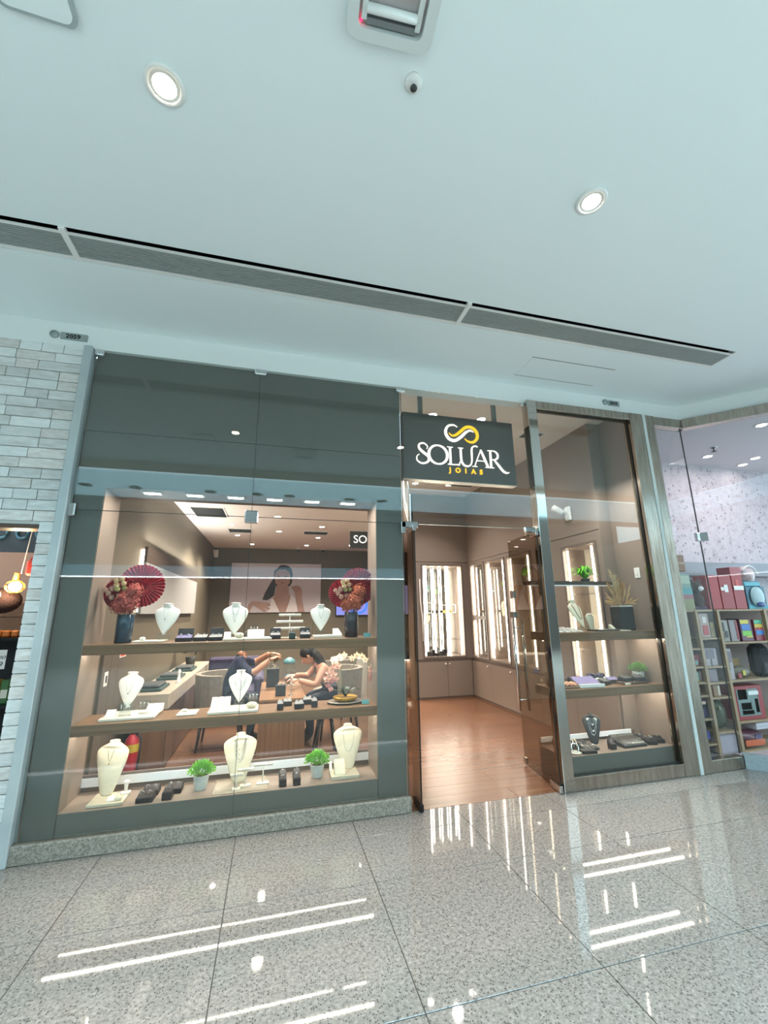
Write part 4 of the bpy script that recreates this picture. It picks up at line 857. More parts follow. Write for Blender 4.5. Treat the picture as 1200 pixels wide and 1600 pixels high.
# right plinth goods
VEL = mat('charcoal_velvet', '#2f3336', .6)
bust(3.03, .25, ZR0+.012, .265, .165, 'tall', VEL, 'charcoal bust draped with silver chains on the right plinth', -.5, .22, [(.62, .88, .16, 2, .0025), (.42, .86, .22, 2.2, .003), (.3, .86, .27, 2.4, .003)], 0)
for (x, y, lb) in ((2.70, .30, 'rear roll wound with wide bangles at the left of the right plinth'), (2.72, .22, 'middle roll wound with wide bangles at the left of the right plinth')):
    t = thing('bangle_roll', lb, 'bangles', (x, y, ZR0)); MB().tube([(-.08, 0, .045), (.08, 0, .045)], .032, 16).build('roll', VEL, t); MB().bbox(-.02, .02, -.03, .03, 0, .02, .002).build('foot', VEL, t)
    for k in range(5): MB().tube([(-.062+.031*k, .037*math.cos(a), .045+.037*math.sin(a)) for a in [2*PI*j/20 for j in range(20)]], .006, 8, closed=True).build('bangle', SILVER if k % 2 else mat('pale_bangle', '#cfc3a8', .3, .4), t)
t = thing('watch_dish', 'round dish with a silver bangle at the near left of the right plinth', 'bangle', (2.71, .12, ZR0)); MB().lathe([(.04, 0), (.055, .008), (.05, .01), (.0001, .006)], n=24).build('dish', PAD, t); MB().tube([(.036*math.cos(a), .012*math.sin(a)+.0, .045+.034*math.sin(a)) for a in [2*PI*j/20 for j in range(20)]], .005, 8, closed=True).build('bangle', SILVER, t)
def strap_tray(x, y, z, w, d, n, label, m=VEL, rz=0, lift=.03):
    t = thing('bracelet_tray', label, 'bracelets', (x, y, z), rz); X = rotx(lift/d)
    MB().bbox(-w/2, w/2, -d/2, d/2, .0, .012, .002).build('tray_base', m, t); MB().bbox(-w/2, w/2, -d/2, d/2, .012, .022, .002, tf=T(0, 0, lift*.5) @ X).build('velvet_pad', m, t)
    for k in range(n):
        xx = -w/2+w*(k+.5)/n; MB().tube([(X @ Vector((xx+.008*math.sin(u*5), -d*.42+d*.84*u, .025)))+Vector((0, 0, lift*.5)) for u in [j/6 for j in range(7)]], .0035, 6).build('bracelet', SILVER, t)
    return t
strap_tray(2.87, .27, ZR0, .2, .1, 3, 'charcoal tray of silver bracelets behind the black slab', lift=.02)
strap_tray(2.90, .17, ZR0, .16, .08, 4, 'charcoal tray of thin chains between bangle roll and charcoal bust', lift=.015)
t = thing('black_slab', 'flat black case lying at the near left of the right plinth', 'case', (2.83, .1, ZR0), -.15); MB().bbox(-.07, .07, -.035, .035, 0, .024, .003).build('case_body', BLACK, t); MB().box(-.065, .065, -.03, .03, .024, .026).build('lid_pad', DGREY, t)
ring_box(3.11, .12, ZR0, .06, .05, .05, 'black ring box with large silver ring in front of the charcoal bust', BLACK, 1); ring_box(3.18, .2, ZR0, .07, .05, .05, 'black ring box right of the charcoal bust', BLACK, 1)
strap_tray(3.36, .2, ZR0, .26, .2, 9, 'large dark tray with a row of silver chains on the right plinth', lift=.05)
for (x, y, lb) in ((3.555, .25, 'tall open black case with silver jewel at the back right of the right plinth'), (3.58, .15, 'open black case with silver jewel near the front right of the right plinth'), (3.69, .17, 'rightmost open black case with pale jewel on the right plinth')):
    t = ring_box(x, y, ZR0, .09, .08, .035, lb, BLACK, 1, -.3, tilt=.4); MB().add([(-.02, -.015, .058), (.02, -.015, .058), (0, .025, .075), (0, -.012, .07)], [(0, 1, 3), (1, 2, 3), (2, 0, 3), (0, 2, 1)]).build('jewel', SILVER, t)
# ------------------------------------------------------------------ lit wall cabinets
def wall_cabinet(name, label, u0, u1, z0, z1, depth, face, back, strips, shelves, at):
    """face: function (u, v, z) -> world point; v is the depth behind the wall face"""
    t = thing(name, label, 'display cabinet', (0, 0, 0)); P = lambda mb, a, b, c, d, e, f: mb.box(*(sum(zip(*[face(p, q) for p, q in ((a, c), (b, d))]), ()) + (e, f)))
    def put(part, bx, m):
        mb = MB()
        for (a, b, c, d, e, f) in bx:
            p, q = face(a, c), face(b, d); mb.box(min(p[0], q[0]), max(p[0], q[0]), min(p[1], q[1]), max(p[1], q[1]), e, f)
        return mb.build(part, m, t)
    put('carcass', [(u0-.01, u0, 0.031, depth, z0, z1), (u1, u1+.01, 0.031, depth, z0, z1), (u0, u1, 0.031, depth, z0-.01, z0), (u0, u1, .031, depth, z1, z1+.01)], TAUPE)
    put('back_panel', [(u0, u1, depth-.01, depth, z0, z1)], back)
    put('frame', [(u0-.03, u0, -.012, .0, z0-.03, z1+.03), (u1, u1+.03, -.012, .0, z0-.03, z1+.03), (u0, u1, -.012, .0, z1, z1+.03), (u0, u1, -.012, .0, z0-.03, z0)], TAUPED)
    for u in strips: put('led_strip', [(u-.011, u+.011, .03, .04, z0+.02, z1-.02)], LEDC)
    for z in shelves: put('glass_shelf', [(u0+.002, u1-.002, .05, depth-.012, z-.004, z+.004)], GLC)
    put('glass_door', [(u0, u1, .004, .009, z0, z1)], GLC)
    return t
fR = lambda u, v: (XR+v, u); fB = lambda u, v: (u, YB+v)
BEI = mat('cabinet_back', '#c9bfae', .5)
wall_cabinet('lit_display_cabinet', 'small lit upper cabinet next to the back corner on the right wall', *cabR[0], .33, fR, BEI, (3.77,), (1.75, 2.0), fR)
wall_cabinet('lit_display_cabinet', 'small lit lower cabinet next to the back corner on the right wall', *cabR[1], .33, fR, BEI, (3.77,), (1.02,), fR)
wall_cabinet('lit_display_cabinet', 'tall lit cabinet second from the back corner on the right wall', *cabR[2], .33, fR, BEI, (3.165, 2.69), (1.05, 1.4, 1.8), fR)
wall_cabinet('lit_display_cabinet', 'tall lit cabinet seen through the open right door leaf', *cabR[3], .33, fR, BEI, (2.445, 1.97), (1.1, 1.5, 1.9), fR)
wall_cabinet('lit_display_cabinet', 'tall lit cabinet behind the steel framed right window', *cabR[4], .33, fR, BEI, (1.085, .655), (1.2, 1.68), fR)
wall_cabinet('lit_display_cabinet', 'large lit mirrored cabinet on the back wall facing the door', *cabB[0], .34, fB, MIRROR, (2.70, 3.40), (.98, 1.45), fB)
t = thing('cabinet_led_bars', 'row of slim vertical light bars inside the mirrored back cabinet', 'light bars', (3.05, YB+.27, .72))
for k in range(4): MB().box(-.22+.15*k-.008, -.22+.15*k+.008, -.008, .008, 0, 1.58).build('light_bar', LEDC, t)
t = thing('door_pull_light', 'slim bent white pull rod left of the mirrored back cabinet', 'pull rod', (2.60, YB-.02, .97)); MB().tube([(0, 0, 1.1), (.0, -.01, .7), (.03, -.01, .4), (.035, 0, 0)], .012, 8).build('rod', WHITE, t); MB().tube([(0, 0, 1.05), (0, .02, 1.05)], .006).build('mount', CHROME, t)
for (x, y, z, H, Wd, k, rz, lb) in ((2.78, YB+.17, 1.24, .2, .17, 'shield', 0, 'cream bust in the mirrored back cabinet'), (XR+.17, 3.42, 1.025, .24, .16, 'tall', PI*1.5, 'cream bust in the small lower lit cabinet'), (XR+.17, 3.0, 1.405, .24, .17, 'tall', PI*1.5, 'cream bust on the upper glass of the second lit cabinet'), (XR+.17, 2.85, 1.055, .22, .17, 'tall', PI*1.5, 'cream bust on the lower glass of the second lit cabinet'), (XR+.15, .95, 1.205, .24, .17, 'tall', PI*1.4, 'cream bust in the lit cabinet behind the right window')):
    bust(x, y, z, H, Wd, k, CREAM, lb, rz, .1, [(.5, .86, .2, 2, .002)])
t = thing('goods_pile', 'dark jewellery boxes heaped at the bottom of the mirrored back cabinet', 'jewellery boxes', (2.9, YB+.15, .70))
for k in range(6): MB().bbox(-.18+.075*k-.03, -.18+.075*k+.03, -.05, .05, 0, .05+.03*((k*7) % 3), .003).build('dark_box', BLACK, t)
t = thing('gold_figurine', 'yellow and black trinkets on the glass of the mirrored cabinet', 'trinkets', (3.1, YB+.17, 1.455)); 
for k in range(5): MB().ball((-.2+.09*k, 0, .028), (.035, .025, .028), 10).build('trinket', GOLD if k > 2 else BLACK, t)
t = thing('lattice_decoration', 'white lattice frames on the glass of the mirrored cabinet', 'frames', (2.78, YB+.12, 1.455))
for (dx, s) in ((0, .1), (.5, .08)):
    ring_prism(MB(), rrect(dx-s, dx+s, 0, 2*s, .03), rrect(dx-s+.016, dx+s-.016, .016, 2*s-.016, .02), 0, .012); mb = MB(); ring_prism(mb, rrect(dx-s, dx+s, 0, 2*s, .03), rrect(dx-s+.016, dx+s-.016, .016, 2*s-.016, .02), 0, .012); mb.v = [(a, c, b) for a, b, c in mb.v]; mb.build('frame', WHITE, t)
for (y, z, lb) in ((2.75, 1.805, 'green foliage on the top glass of the second lit cabinet'), (2.15, 1.905, 'green foliage in the lit cabinet behind the door leaf')):
    t = thing('cabinet_plant', lb, 'plant', (XR+.165, y, z)); MB().lathe([(.04, 0), (.05, .07), (.045, .07)], n=16).build('pot', POT, t); mb = MB(); leaf_quads(mb, 130, (0, 0, .11), (.08, .1, .09), .045, rng); mb.build('foliage', GRN, t)['kind'] = 'stuff'
KNOB = mat('pearl_knob', '#d8d0c4', .2, .3)
def base_cab(label, doors, f, knobs):
    t = thing('base_cabinet', label, 'cabinet', (0, 0, 0))
    for (a, b) in doors:
        p, q = f(a+.002, -.02), f(b-.002, -.001); d = MB().box(min(p[0], q[0]), max(p[0], q[0]), min(p[1], q[1]), max(p[1], q[1]), .032, .618).build('door', mat('cabinet_door', '#83756a', .4), t)
        for k in knobs:
            if a < k < b: c = f(k, -.032); MB().ball((c[0], c[1], .572), .016, 12).build('knob', KNOB, d)
    p, q = f(doors[0][0], -.005), f(doors[-1][1], -.001); MB().box(min(p[0], q[0]), max(p[0], q[0]), min(p[1], q[1]), max(p[1], q[1]), .622, .66).build('shadow_gap', BROWN, t)
base_cab('taupe base cabinet with two knobs under the mirrored back cabinet', [(2.49, 3.08), (3.08, 3.56)], fB, (3.04, 3.12))
base_cab('long taupe base cabinet along the right shop wall', [(.48, 1.15), (1.15, 1.85), (1.85, 2.5), (2.5, 3.2), (3.2, 3.89)], fR, (3.3, 2.58, 1.8, 1.1))
# ------------------------------------------------------------------ inner shop: wall pictures, screens, counter, desk
t = thing('poster_of_jewellery_model', 'wide photo poster of a dark haired woman touching her necklace on the far wall', 'poster', (0, 7.28, 0))
PBG = mat('poster_lilac', '#c3bcc4', .4); MB().box(-1.0, 1.15, -.02, 0, 1.5, 2.68).build('poster_board', PBG, t)
def flat(name, pts, m, lay): MB().prism(pts, ((0, -.02-.002*lay, 0), (1, 0, 0), (0, 0, 1), (0, -1, 0)), .0015).build(name, m, t)
SKP = mat('poster_skin', '#b3938a', .5, noise=(5, '#a07f74', .7)); HRP = mat('poster_hair', '#2c2226', .4)
flat('printed_hair', [(.08, 2.58), (.14, 2.64), (.24, 2.65), (.34, 2.62), (.42, 2.55), (.45, 2.40), (.43, 2.2), (.38, 2.12), (.05, 2.12), (.03, 1.92), (-.02, 1.86), (-.13, 1.79), (-.25, 1.80), (-.2, 1.95), (-.12, 2.12), (-.02, 2.3), (0, 2.5)], HRP, 0)
flat('printed_neck', [(.06, 2.14), (.36, 2.14), (.37, 1.98), (.42, 1.86), (.39, 1.7), (.33, 1.505), (.15, 1.505), (-.01, 1.83), (.05, 1.95)], SKP, 1)
flat('printed_face', [(.04, 2.48), (.12, 2.53), (.26, 2.54), (.36, 2.48), (.40, 2.36), (.38, 2.2), (.27, 2.09), (.16, 2.09), (.05, 2.2), (.0, 2.36)], SKP, 2)
flat('printed_blouse', [(-.1, 1.505), (-.03, 1.84), (.02, 1.80), (.17, 1.505)], mat('poster_white', '#e2dde0', .5), 3)
flat('printed_blouse', [(.31, 1.505), (.38, 1.72), (.43, 1.92), (.53, 1.83), (.61, 1.505)], mat('poster_white', '#e2dde0'), 3)
flat('printed_hand', [(-.6, 1.505), (-.56, 1.7), (-.48, 1.77), (-.26, 1.75), (-.08, 1.72), (-.04, 1.66), (-.16, 1.65), (-.05, 1.59), (-.09, 1.565), (-.2, 1.61), (-.14, 1.53), (-.2, 1.515), (-.29, 1.58), (-.46, 1.68), (-.53, 1.505)], SKP, 4)
flat('printed_hand', [(.41, 2.12), (.50, 2.13), (.57, 2.15), (.67, 2.09), (.7, 1.97), (.69, 1.83), (.77, 1.505), (.61, 1.505), (.55, 1.81), (.51, 1.97), (.45, 2.06)], SKP, 4)
for nm, a, b, z0, z1 in (('printed_lips', .16, .26, 2.19, 2.22), ('printed_eye', .08, .15, 2.355, 2.38), ('printed_eye', .25, .32, 2.355, 2.38)): flat(nm, [(a, (z0+z1)/2), ((a+b)/2, z0), (b, (z0+z1)/2), ((a+b)/2, z1)], mat('lip_red', '#8f4a4a') if 'lip' in nm else HRP, 4)
VSC = glow('violet_screen', '#8f8fe0', .9); BSC = glow('blue_screen', '#4f7fe8', 1.0)
t = thing('wall_screen', 'violet blue lit screen on the far wall behind the right fan arrangement', 'screen', (1.98, 7.3, 1.42)); MB().bbox(-.45, .45, -.05, 0, -.02, .6, .005).build('bezel', BLK2, t); MB().box(-.43, .43, -.053, -.05, 0, .58).build('picture', VSC, t); MB().lathe([(.26, 0), (.2, 0)], tf=T(.12, -.054, .27) @ rotx(PI/2), n=32, cap=False).build('picture_ring', BSC, t)
t = thing('wall_screen', 'pale violet screen deep in the shop seen beside the left door leaf', 'screen', (3.45, 7.3, 1.42)); MB().bbox(-.3, .3, -.05, 0, -.02, .76, .005).build('bezel', BLK2, t); MB().box(-.28, .28, -.053, -.05, 0, .74).build('picture', glow('lilac_screen', '#a7a2d8', .75), t)
t = thing('hanging_panel_sign', 'small dark hanging panel with white round letters deep under the shop ceiling', 'sign', (1.62, 4.6, 2.72)); MB().bbox(-.2, .2, -.03, .03, 0, .33, .003).build('panel', mat('sign_face', '#4b4b47'), t); mb = MB(); text_into(mb, 'SO', .22, ((0, -.031, .1), (1, 0, 0), (0, 0, 1), (0, -1, 0)), .003); mb.build('lettering', Wt, t)
t = thing('backlit_wall_panel', 'long backlit picture panel on the left shop wall', 'picture', (-1.43, 3.2, 1.5)); MB().box(.03, .06, -1.56, 1.75, .56, .73).build('brown_header', BROWN, t); MB().box(.03, .06, -1.56, 1.75, 0, .556).build('white_poster', mat('poster_grey_white', '#9d9d9d', .5), t); MB().box(.0, .03, -1.5, 1.7, .03, .7).build('spacer', BROWN, t); MB().box(.008, .02, -1.54, -1.52, .02, .7).build('led_strip', LEDC, t)
t = thing('tall_wall_board', 'dark vertical boards on the left wall beside the niche', 'wall panel', (-1.43, 1.15, 0)); 
for k in range(3): MB().box(0, .025, -.3+.2*k+.003, -.1+.2*k-.003, .03, 1.25).build('board', mat('dark_board_grey', '#5d554c', .5), t)
t = thing('switch_plate', 'white switch plate with black rocker on the dark boards by the niche', 'switch', (-1.405, .945, .94)); MB().bbox(0, .008, -.04, .04, -.06, .06, .002).build('plate', WHITE, t); MB().bbox(.008, .012, -.014, .014, -.03, .03, .001).build('rocker', BLACK, t)
t = thing('red_warning_label', 'small red and white label on the dark boards below the upper shelf', 'label', (-1.405, 1.35, 1.13)); MB().box(0, .003, -.09, .09, -.04, .04).build('label_card', WHITE, t); MB().box(.003, .0045, -.075, .075, -.03, .022).build('red_field', mat('label_red', '#c8463c', .5), t)
t = thing('fire_extinguisher', 'red fire extinguisher with yellow label standing by the left shop wall', 'extinguisher', (-1.15, 1.02, 0)); EXR = mat('extinguisher_red', '#a3182a', .3)
MB().lathe([(.05, 0), (.058, .01), (.058, .38), (.05, .42), (.03, .445), (.02, .46)], n=28).build('cylinder', EXR, t); MB().lathe([(.0585, .32), (.0585, .385)], n=28, cap=False).build('yellow_label', mat('label_yellow', '#b5a238', .5), t); MB().bbox(-.02, .05, -.012, .012, .46, .5, .004).build('valve', BLK2, t); MB().tube([(.02, 0, .47), (.075, -.01, .42), (.07, -.02, .25), (.06, -.03, .1)], .009, 8).build('hose', BLK2, t); MB().bbox(-.03, .07, -.008, .008, .505, .515, .002).build('lever', BLK2, t)
# long consulting counter along the left wall
t = thing('stone_top_counter', 'long low counter with beige stone top along the left shop wall', 'counter', (-1.1, 2.8, 0))
MB().box(-.2, .11, -1.3, 1.5, 0, .578).build('body', WDESK, t); MB().bbox(-.26, .142, -1.4, 1.6, .578, .72, .004).build('stone_top', STONE, t)
for k in range(7): MB().box(.11, .125, -1.28+.4*k, -.895+.4*k, .02, .57).build('front_board', WCNT, t)
for (x, y, lb) in ((-1.2, 1.75, 'dark green velvet display cushion on the near end of the stone counter'), (-1.18, 2.55, 'dark flat display case in the middle of the stone counter'), (-1.16, 3.3, 'far dark display case on the stone counter')):
    t = thing('counter_display', lb, 'display case', (x, y, .72)); MB().bbox(-.13, .13, -.2, .2, 0, .03, .008).build('case_base', mat('green_velvet', '#16332f'), t); MB().bbox(-.1, .1, -.16, .16, .03, .06, .012).build('cushion', VEL, t)
t = thing('white_figurine', 'small white display hand on the stone counter', 'display stand', (-1.02, 2.15, .72)); MB().lathe([(.04, 0), (.02, .02), (.012, .09), (.02, .12), (.0001, .15)], n=14).build('figure', WHITE, t)
rng = random.Random(2); t = thing('counter_plant', 'leafy green plant at the far end of the stone counter', 'plant', (-1.2, 3.95, .72)); MB().lathe([(.06, 0), (.08, .12), (.075, .12)], n=18).build('pot', DGREY, t); mb = MB(); leaf_quads(mb, 120, (0, 0, .2), (.16, .16, .14), .08, rng); mb.build('foliage', GRN2, t)['kind'] = 'stuff'
VIOL = mat('violet_upholstery', '#38304f', .8, noise=(18, '#2a2440', .7))
t = thing('violet_sofa', 'dark violet upholstered sofa behind the consulting desk', 'sofa', (-.5, 3.55, 0)); MB().bbox(-.42, .36, -.4, .4, .08, .42, .03).build('seat', VIOL, t); MB().bbox(-.42, .36, .3, .45, .08, .82, .03).build('backrest', VIOL, t); MB().bbox(.3, .42, -.4, .42, .08, .6, .03).build('armrest', VIOL, t); MB().bbox(-.46, -.36, -.4, .42, .08, .6, .03).build('armrest', VIOL, t)
for sx in (-.38, .34):
    for sy in (-.35, .38): MB().tube([(sx, sy, 0), (sx, sy, .085)], .02, 8).build('leg', BLK2, t)
t = thing('consulting_desk', 'low walnut desk with vertical grain panel where two people sit', 'desk', (.153, 2.05, 0))
MB().bbox(-.245, .245, -.6, .62, .575, .60, .003).build('desktop', WDESKT, t); MB().box(-.243, .243, -.586, -.565, 0, .575).build('front_panel', WDESK, t); MB().box(-.243, .243, .56, .58, 0, .575).build('rear_panel', WDESK, t); MB().box(-.02, .02, -.565, .56, .3, .575).build('stretcher', WCNT, t)
t = thing('earring_display_block', 'black earring display block with silver pieces on the desk', 'earring stand', (.13, 1.62, .60)); MB().bbox(-.055, .055, -.03, .03, 0, .115, .004).build('block', BLACK, t)
for k in range(3): MB().ball((-.03+.03*k, -.012, .125), .011, 8).build('silver_piece', SILVER, t)
t = thing('jewellery_tree', 'slim silver jewellery tree on the desk in front', 'jewellery tree', (.245, 1.62, .60)); MB().lathe([(.03, 0), (.03, .006), (.006, .01), (.006, .17)], n=16).build('post', SILVER, t); MB().tube([(-.06, 0, .12), (-.03, 0, .10), (0, 0, .13), (.03, 0, .10), (.06, 0, .12)], .006, 8).build('arm', SILVER, t); MB().ball((0, 0, .18), .016, 10).build('finial', SILVER, t)
t = thing('glass_jar', 'clear glass jar with teal lid on the desk between the two people', 'jar', (.25, 2.47, .60)); MB().lathe([(.06, 0), (.075, .02), (.075, .2), (.05, .24)], n=24).build('jar_body', ACR, t); MB().lathe([(.05, .24), (.08, .245), (.07, .29), (.02, .32)], n=24).build('lid', mat('teal_lid', '#5d8f96', .3), t); MB().ball((0, 0, .06), (.06, .06, .055), 12).build('contents', mat('blue_contents', '#4b6a80', .5), t)
t = thing('black_tool_case', 'black upright case on the desk under the hands of the person in navy', 'case', (.06, 2.25, .60)); MB().bbox(-.09, .06, -.05, .06, 0, .22, .006).build('case_body', BLACK, t); MB().tube([(-.05, 0, .22), (-.04, 0, .26), (.02, 0, .26), (.03, 0, .22)], .007, 8).build('carry_handle', SILVER, t)
t = thing('brass_microscope', 'brass and black loupe stand on the desk beside the glass jar', 'loupe stand', (.06, 2.5, .60)); MB().lathe([(.05, 0), (.05, .015), (.012, .02), (.012, .33)], n=16).build('column', mat('bronze_bead', '#7a6a50'), t); MB().tube([(-.05, -.04, .36), (.03, .02, .30)], .035, 12).build('eyepiece', mat('bronze_bead', '#7a6a50'), t)
GCH = mat('grey_chair_fabric', '#8b8175', .8, noise=(20, '#796f64', .6))
def armchair(x, y, rz, label):
    t = thing('armchair', label, 'chair', (x, y, 0), rz); MB().bbox(-.26, .26, -.26, .26, .27, .39, .03).build('seat', GCH, t)
    mb = MB(); n = 9
    for k in range(n):
        a = PI*(k/(n-1)); b = PI*((k+1)/(n-1))
        if k < n-1:
            p = [Vector((.30*math.cos(q), .30*math.sin(q), 0)) for q in (a, b)]; q = [v*.82 for v in p]
            mb.add([p[0]+Vector((0, 0, .3)), p[1]+Vector((0, 0, .3)), q[1]+Vector((0, 0, .3)), q[0]+Vector((0, 0, .3)), p[0]*1.1+Vector((0, 0, .8)), p[1]*1.1+Vector((0, 0, .8)), q[1]*1.1+Vector((0, 0, .8)), q[0]*1.1+Vector((0, 0, .8))], [(0, 1, 5, 4), (2, 3, 7, 6), (4, 5, 6, 7), (3, 2, 1, 0), (0, 4, 7, 3), (1, 2, 6, 5)])
    mb.build('backrest', GCH, t)
    for sx in (-.2, .2):
        for sy in (-.2, .2): MB().tube([(sx*1.15, sy*1.15, 0), (sx, sy, .28)], [.012, .018], 8).build('leg', BLK2, t)
    return t
armchair(.86, 2.25, -PI/2, 'grey upholstered armchair holding the person in the grey top')
armchair(-.52, 2.2, PI/2, 'grey upholstered armchair holding the person in navy')
armchair(.98, 3.3, -2.2, 'empty grey upholstered armchair behind the orchid')
t = thing('visitor_stool', 'low stool with round pale seat and splayed dark legs right of the desk', 'stool', (.62, 1.52, 0)); MB().lathe([(.14, .40), (.16, .42), (.155, .45), (.0001, .455)], n=28).build('seat', PAD, t)
for k in range(4): a = PI/4+PI/2*k; MB().tube([(.17*math.cos(a), .17*math.sin(a), 0), (.08*math.cos(a), .08*math.sin(a), .41)], [.012, .016], 8).build('leg', BLK2, t)
t = thing('under_lit_counter', 'black topped counter with glowing white front beyond the doorway at left', 'counter', (2.75, 5.3, 0)); MB().bbox(-.6, .6, -.3, .3, .55, .95, .004).build('black_top', BLK2, t); MB().box(-.55, .55, -.27, .27, 0, .55).build('front', mat('light_front', '#d5ccc0', .5), t); MB().box(-.54, .54, -.29, -.275, .535, .548).build('led_strip', LEDC, t)
t = thing('white_column_cabinet', 'pale rounded cabinet with a small blue tag behind the orchid', 'cabinet', (1.33, 4.1, 0)); MB().prism(rrect(-.3, .3, -.25, .25, .12), ((0, 0, 0), (1, 0, 0), (0, 1, 0), (0, 0, 1)), .72).build('cabinet_body', mat('pale_cabinet', '#b9b3a6', .5), t); MB().box(-.06, .04, -.256, -.25, .42, .5).build('blue_tag', mat('tag_blue', '#9fb2dd', .5), t)
# ------------------------------------------------------------------ people at the desk
def skin_body(name, P, E, mats, parent):
    """one continuous skinned body; P: joint -> (x, y, z, radius), E: bones (a, b, material index)"""
    me = bpy.data.meshes.new('s'); keys = list(P); ix = {k: i for i, k in enumerate(keys)}
    me.from_pydata([P[k][:3] for k in keys], [(ix[a], ix[b]) for a, b, _ in E], []); o = bpy.data.objects.new('s', me); COL.objects.link(o)
    o.modifiers.new('k', 'SKIN'); sv = me.skin_vertices[0].data
    for k in keys: r = P[k][3]; sv[ix[k]].radius = r if isinstance(r, tuple) else (r, r)
    sv[ix['pelvis']].use_root = True; s = o.modifiers.new('u', 'SUBSURF'); s.levels = 2; s.render_levels = 2
    bpy.context.view_layer.update(); dm = bpy.data.meshes.new_from_object(o.evaluated_get(bpy.context.evaluated_depsgraph_get())); bpy.data.objects.remove(o)
    dm.materials.clear()
    for q in mats: dm.materials.append(q)
    for f in dm.polygons:
        c = Vector(f.center); best = min(E, key=lambda e: dist(c, Vector(P[e[0]][:3]), Vector(P[e[1]][:3]))); f.material_index = best[2]; f.use_smooth = True
    r = bpy.data.objects.new(name, dm); COL.objects.link(r); r.parent = parent; return r
def dist(p, a, b): d = b-a; t = max(0, min(1, (p-a).dot(d)/max(1e-9, d.dot(d)))); return (p-a-d*t).length
SKIN = mat('skin', '#b07f66', .5, sub=.1); SKINP = mat('skin_light', '#c08f78', .5, sub=.1); HAIR = mat('dark_hair', '#231c1a', .5); HAIR2 = mat('black_hair', '#1b191b', .5)
NAVY = mat('navy_shirt', '#1d2340', .8); TROU = mat('dark_trousers', '#1a1f30', .8); GTOP = mat('grey_top', '#6c6c70', .8); SHOE = mat('shoe', '#1a1614', .5)
def head(parent, c, yaw, pit, skin, hair, long):
    X = T(*c) @ rotz(yaw) @ rotx(pit)       # face looks along -y before turning
    mb = MB(); mb.ball((0, 0, 0), (.073, .092, .108), 20); 
    for i, v in enumerate(mb.v):
        x, y, z = v; k = max(0, -z/.108); mb.v[i] = (x*(1-.22*k), y*(1-.1*k)-.012*k, z)
    mb.ball((0, -.095, -.018), (.013, .02, .022), 10); mb.ball((0, -.083, -.052), (.024, .012, .008), 10)
    for s in (-1, 1): mb.ball((s*.072, .008, -.01), (.012, .018, .03), 8)
    mb.v = [tuple(X @ Vector(v)) for v in mb.v]; h = mb.build('head', skin, parent)
    for s in (-1, 1): MB().ball((s*.028, -.083, .008), (.012, .008, .007), 8, tf=X).build('eye', WHITE, h); MB().ball((s*.028, -.09, .008), (.005, .004, .005), 8, tf=X).build('pupil', BLACK, h)
    mb = MB(); mb.ball((0, .018, .028), (.083, .098, .098), 18, tf=X)
    if long: mb.ball((0, .07, -.10), (.07, .055, .17), 16, tf=X)
    mb.build('hair', hair, parent)
def hand(parent, w, d, up, skin):
    """palm and five separate curled fingers; w wrist, d pointing direction, up back-of-hand normal"""
    w, d, up = Vector(w), Vector(d).normalized(), Vector(up).normalized(); s = d.cross(up).normalized(); mb = MB()
    M4 = Matrix((s, d, up)).transposed().to_4x4(); M4.translation = w; mb.ball((0, .042, 0), (.038, .05, .014), 12, tf=M4)
    for k, (x, L) in enumerate(((-.028, .062), (-.01, .074), (.009, .07), (.027, .056))):
        p0 = Vector((x, .078, 0)); pts = [M4 @ (p0+Vector((x*.15*u, L*u*(1-.25*u), -.03*u*u))) for u in (0, .35, .7, 1)]; mb.tube(pts, [.0088, .0082, .0074, .006], 8)
    pts = [M4 @ Vector(q) for q in ((-.03, .02, 0), (-.052, .042, -.008), (-.056, .066, -.016), (-.05, .084, -.022))]; mb.tube(pts, [.011, .01, .009, .007], 8); mb.build('hand', skin, parent)
# person in navy, left of the desk, facing right
t = thing('person', 'seated person in navy short sleeved shirt with both forearms over the desk', 'person', (-.5, 2.15, 0), 0, None)
P = dict(pelvis=(0, 0, .50, (.15, .12)), spine=(.05, 0, .66, (.14, .11)), chest=(.13, 0, .86, (.16, .12)), neck0=(.17, 0, .985, .075), neck=(.19, 0, 1.05, .052),
         shL=(.15, -.17, .93, .068), elL=(.30, -.22, .80, .048), wrL=(.50, -.16, .945, .030), shR=(.15, .17, .93, .068), elR=(.32, .24, .88, .048), wrR=(.50, .12, 1.0, .030),
         hipL=(.06, -.1, .50, .095), knL=(.36, -.11, .47, .066), anL=(.30, -.11, .09, .042), toL=(.42, -.11, .03, .036), hipR=(.06, .1, .50, .095), knR=(.36, .12, .47, .066), anR=(.30, .12, .09, .042), toR=(.42, .12, .03, .036))
E1 = [('pelvis', 'spine', 0), ('spine', 'chest', 0), ('chest', 'neck0', 0), ('neck0', 'neck', 1), ('chest', 'shL', 0), ('shL', 'elL', 0), ('elL', 'wrL', 1), ('chest', 'shR', 0), ('shR', 'elR', 0), ('elR', 'wrR', 1),
      ('pelvis', 'hipL', 2), ('hipL', 'knL', 2), ('knL', 'anL', 2), ('anL', 'toL', 3), ('pelvis', 'hipR', 2), ('hipR', 'knR', 2), ('knR', 'anR', 2), ('anR', 'toR', 3)]
skin_body('body', P, E1, [NAVY, SKIN, TROU, SHOE], t); head(t, (.235, 0, 1.155), PI/2, .45, SKIN, HAIR, False)
hand(t, (.505, -.155, .95), (.8, .35, .25), (-.2, -.2, .9), SKIN); hand(t, (.505, .115, 1.0), (.9, -.3, -.1), (0, 0, 1), SKIN)
MB().tube([(.487+.034*math.cos(a)*.25, -.166+.034*math.cos(a), .936+.034*math.sin(a)) for a in [2*PI*k/16 for k in range(16)]], .006, 6, closed=True).build('wristband', SILVER, t)
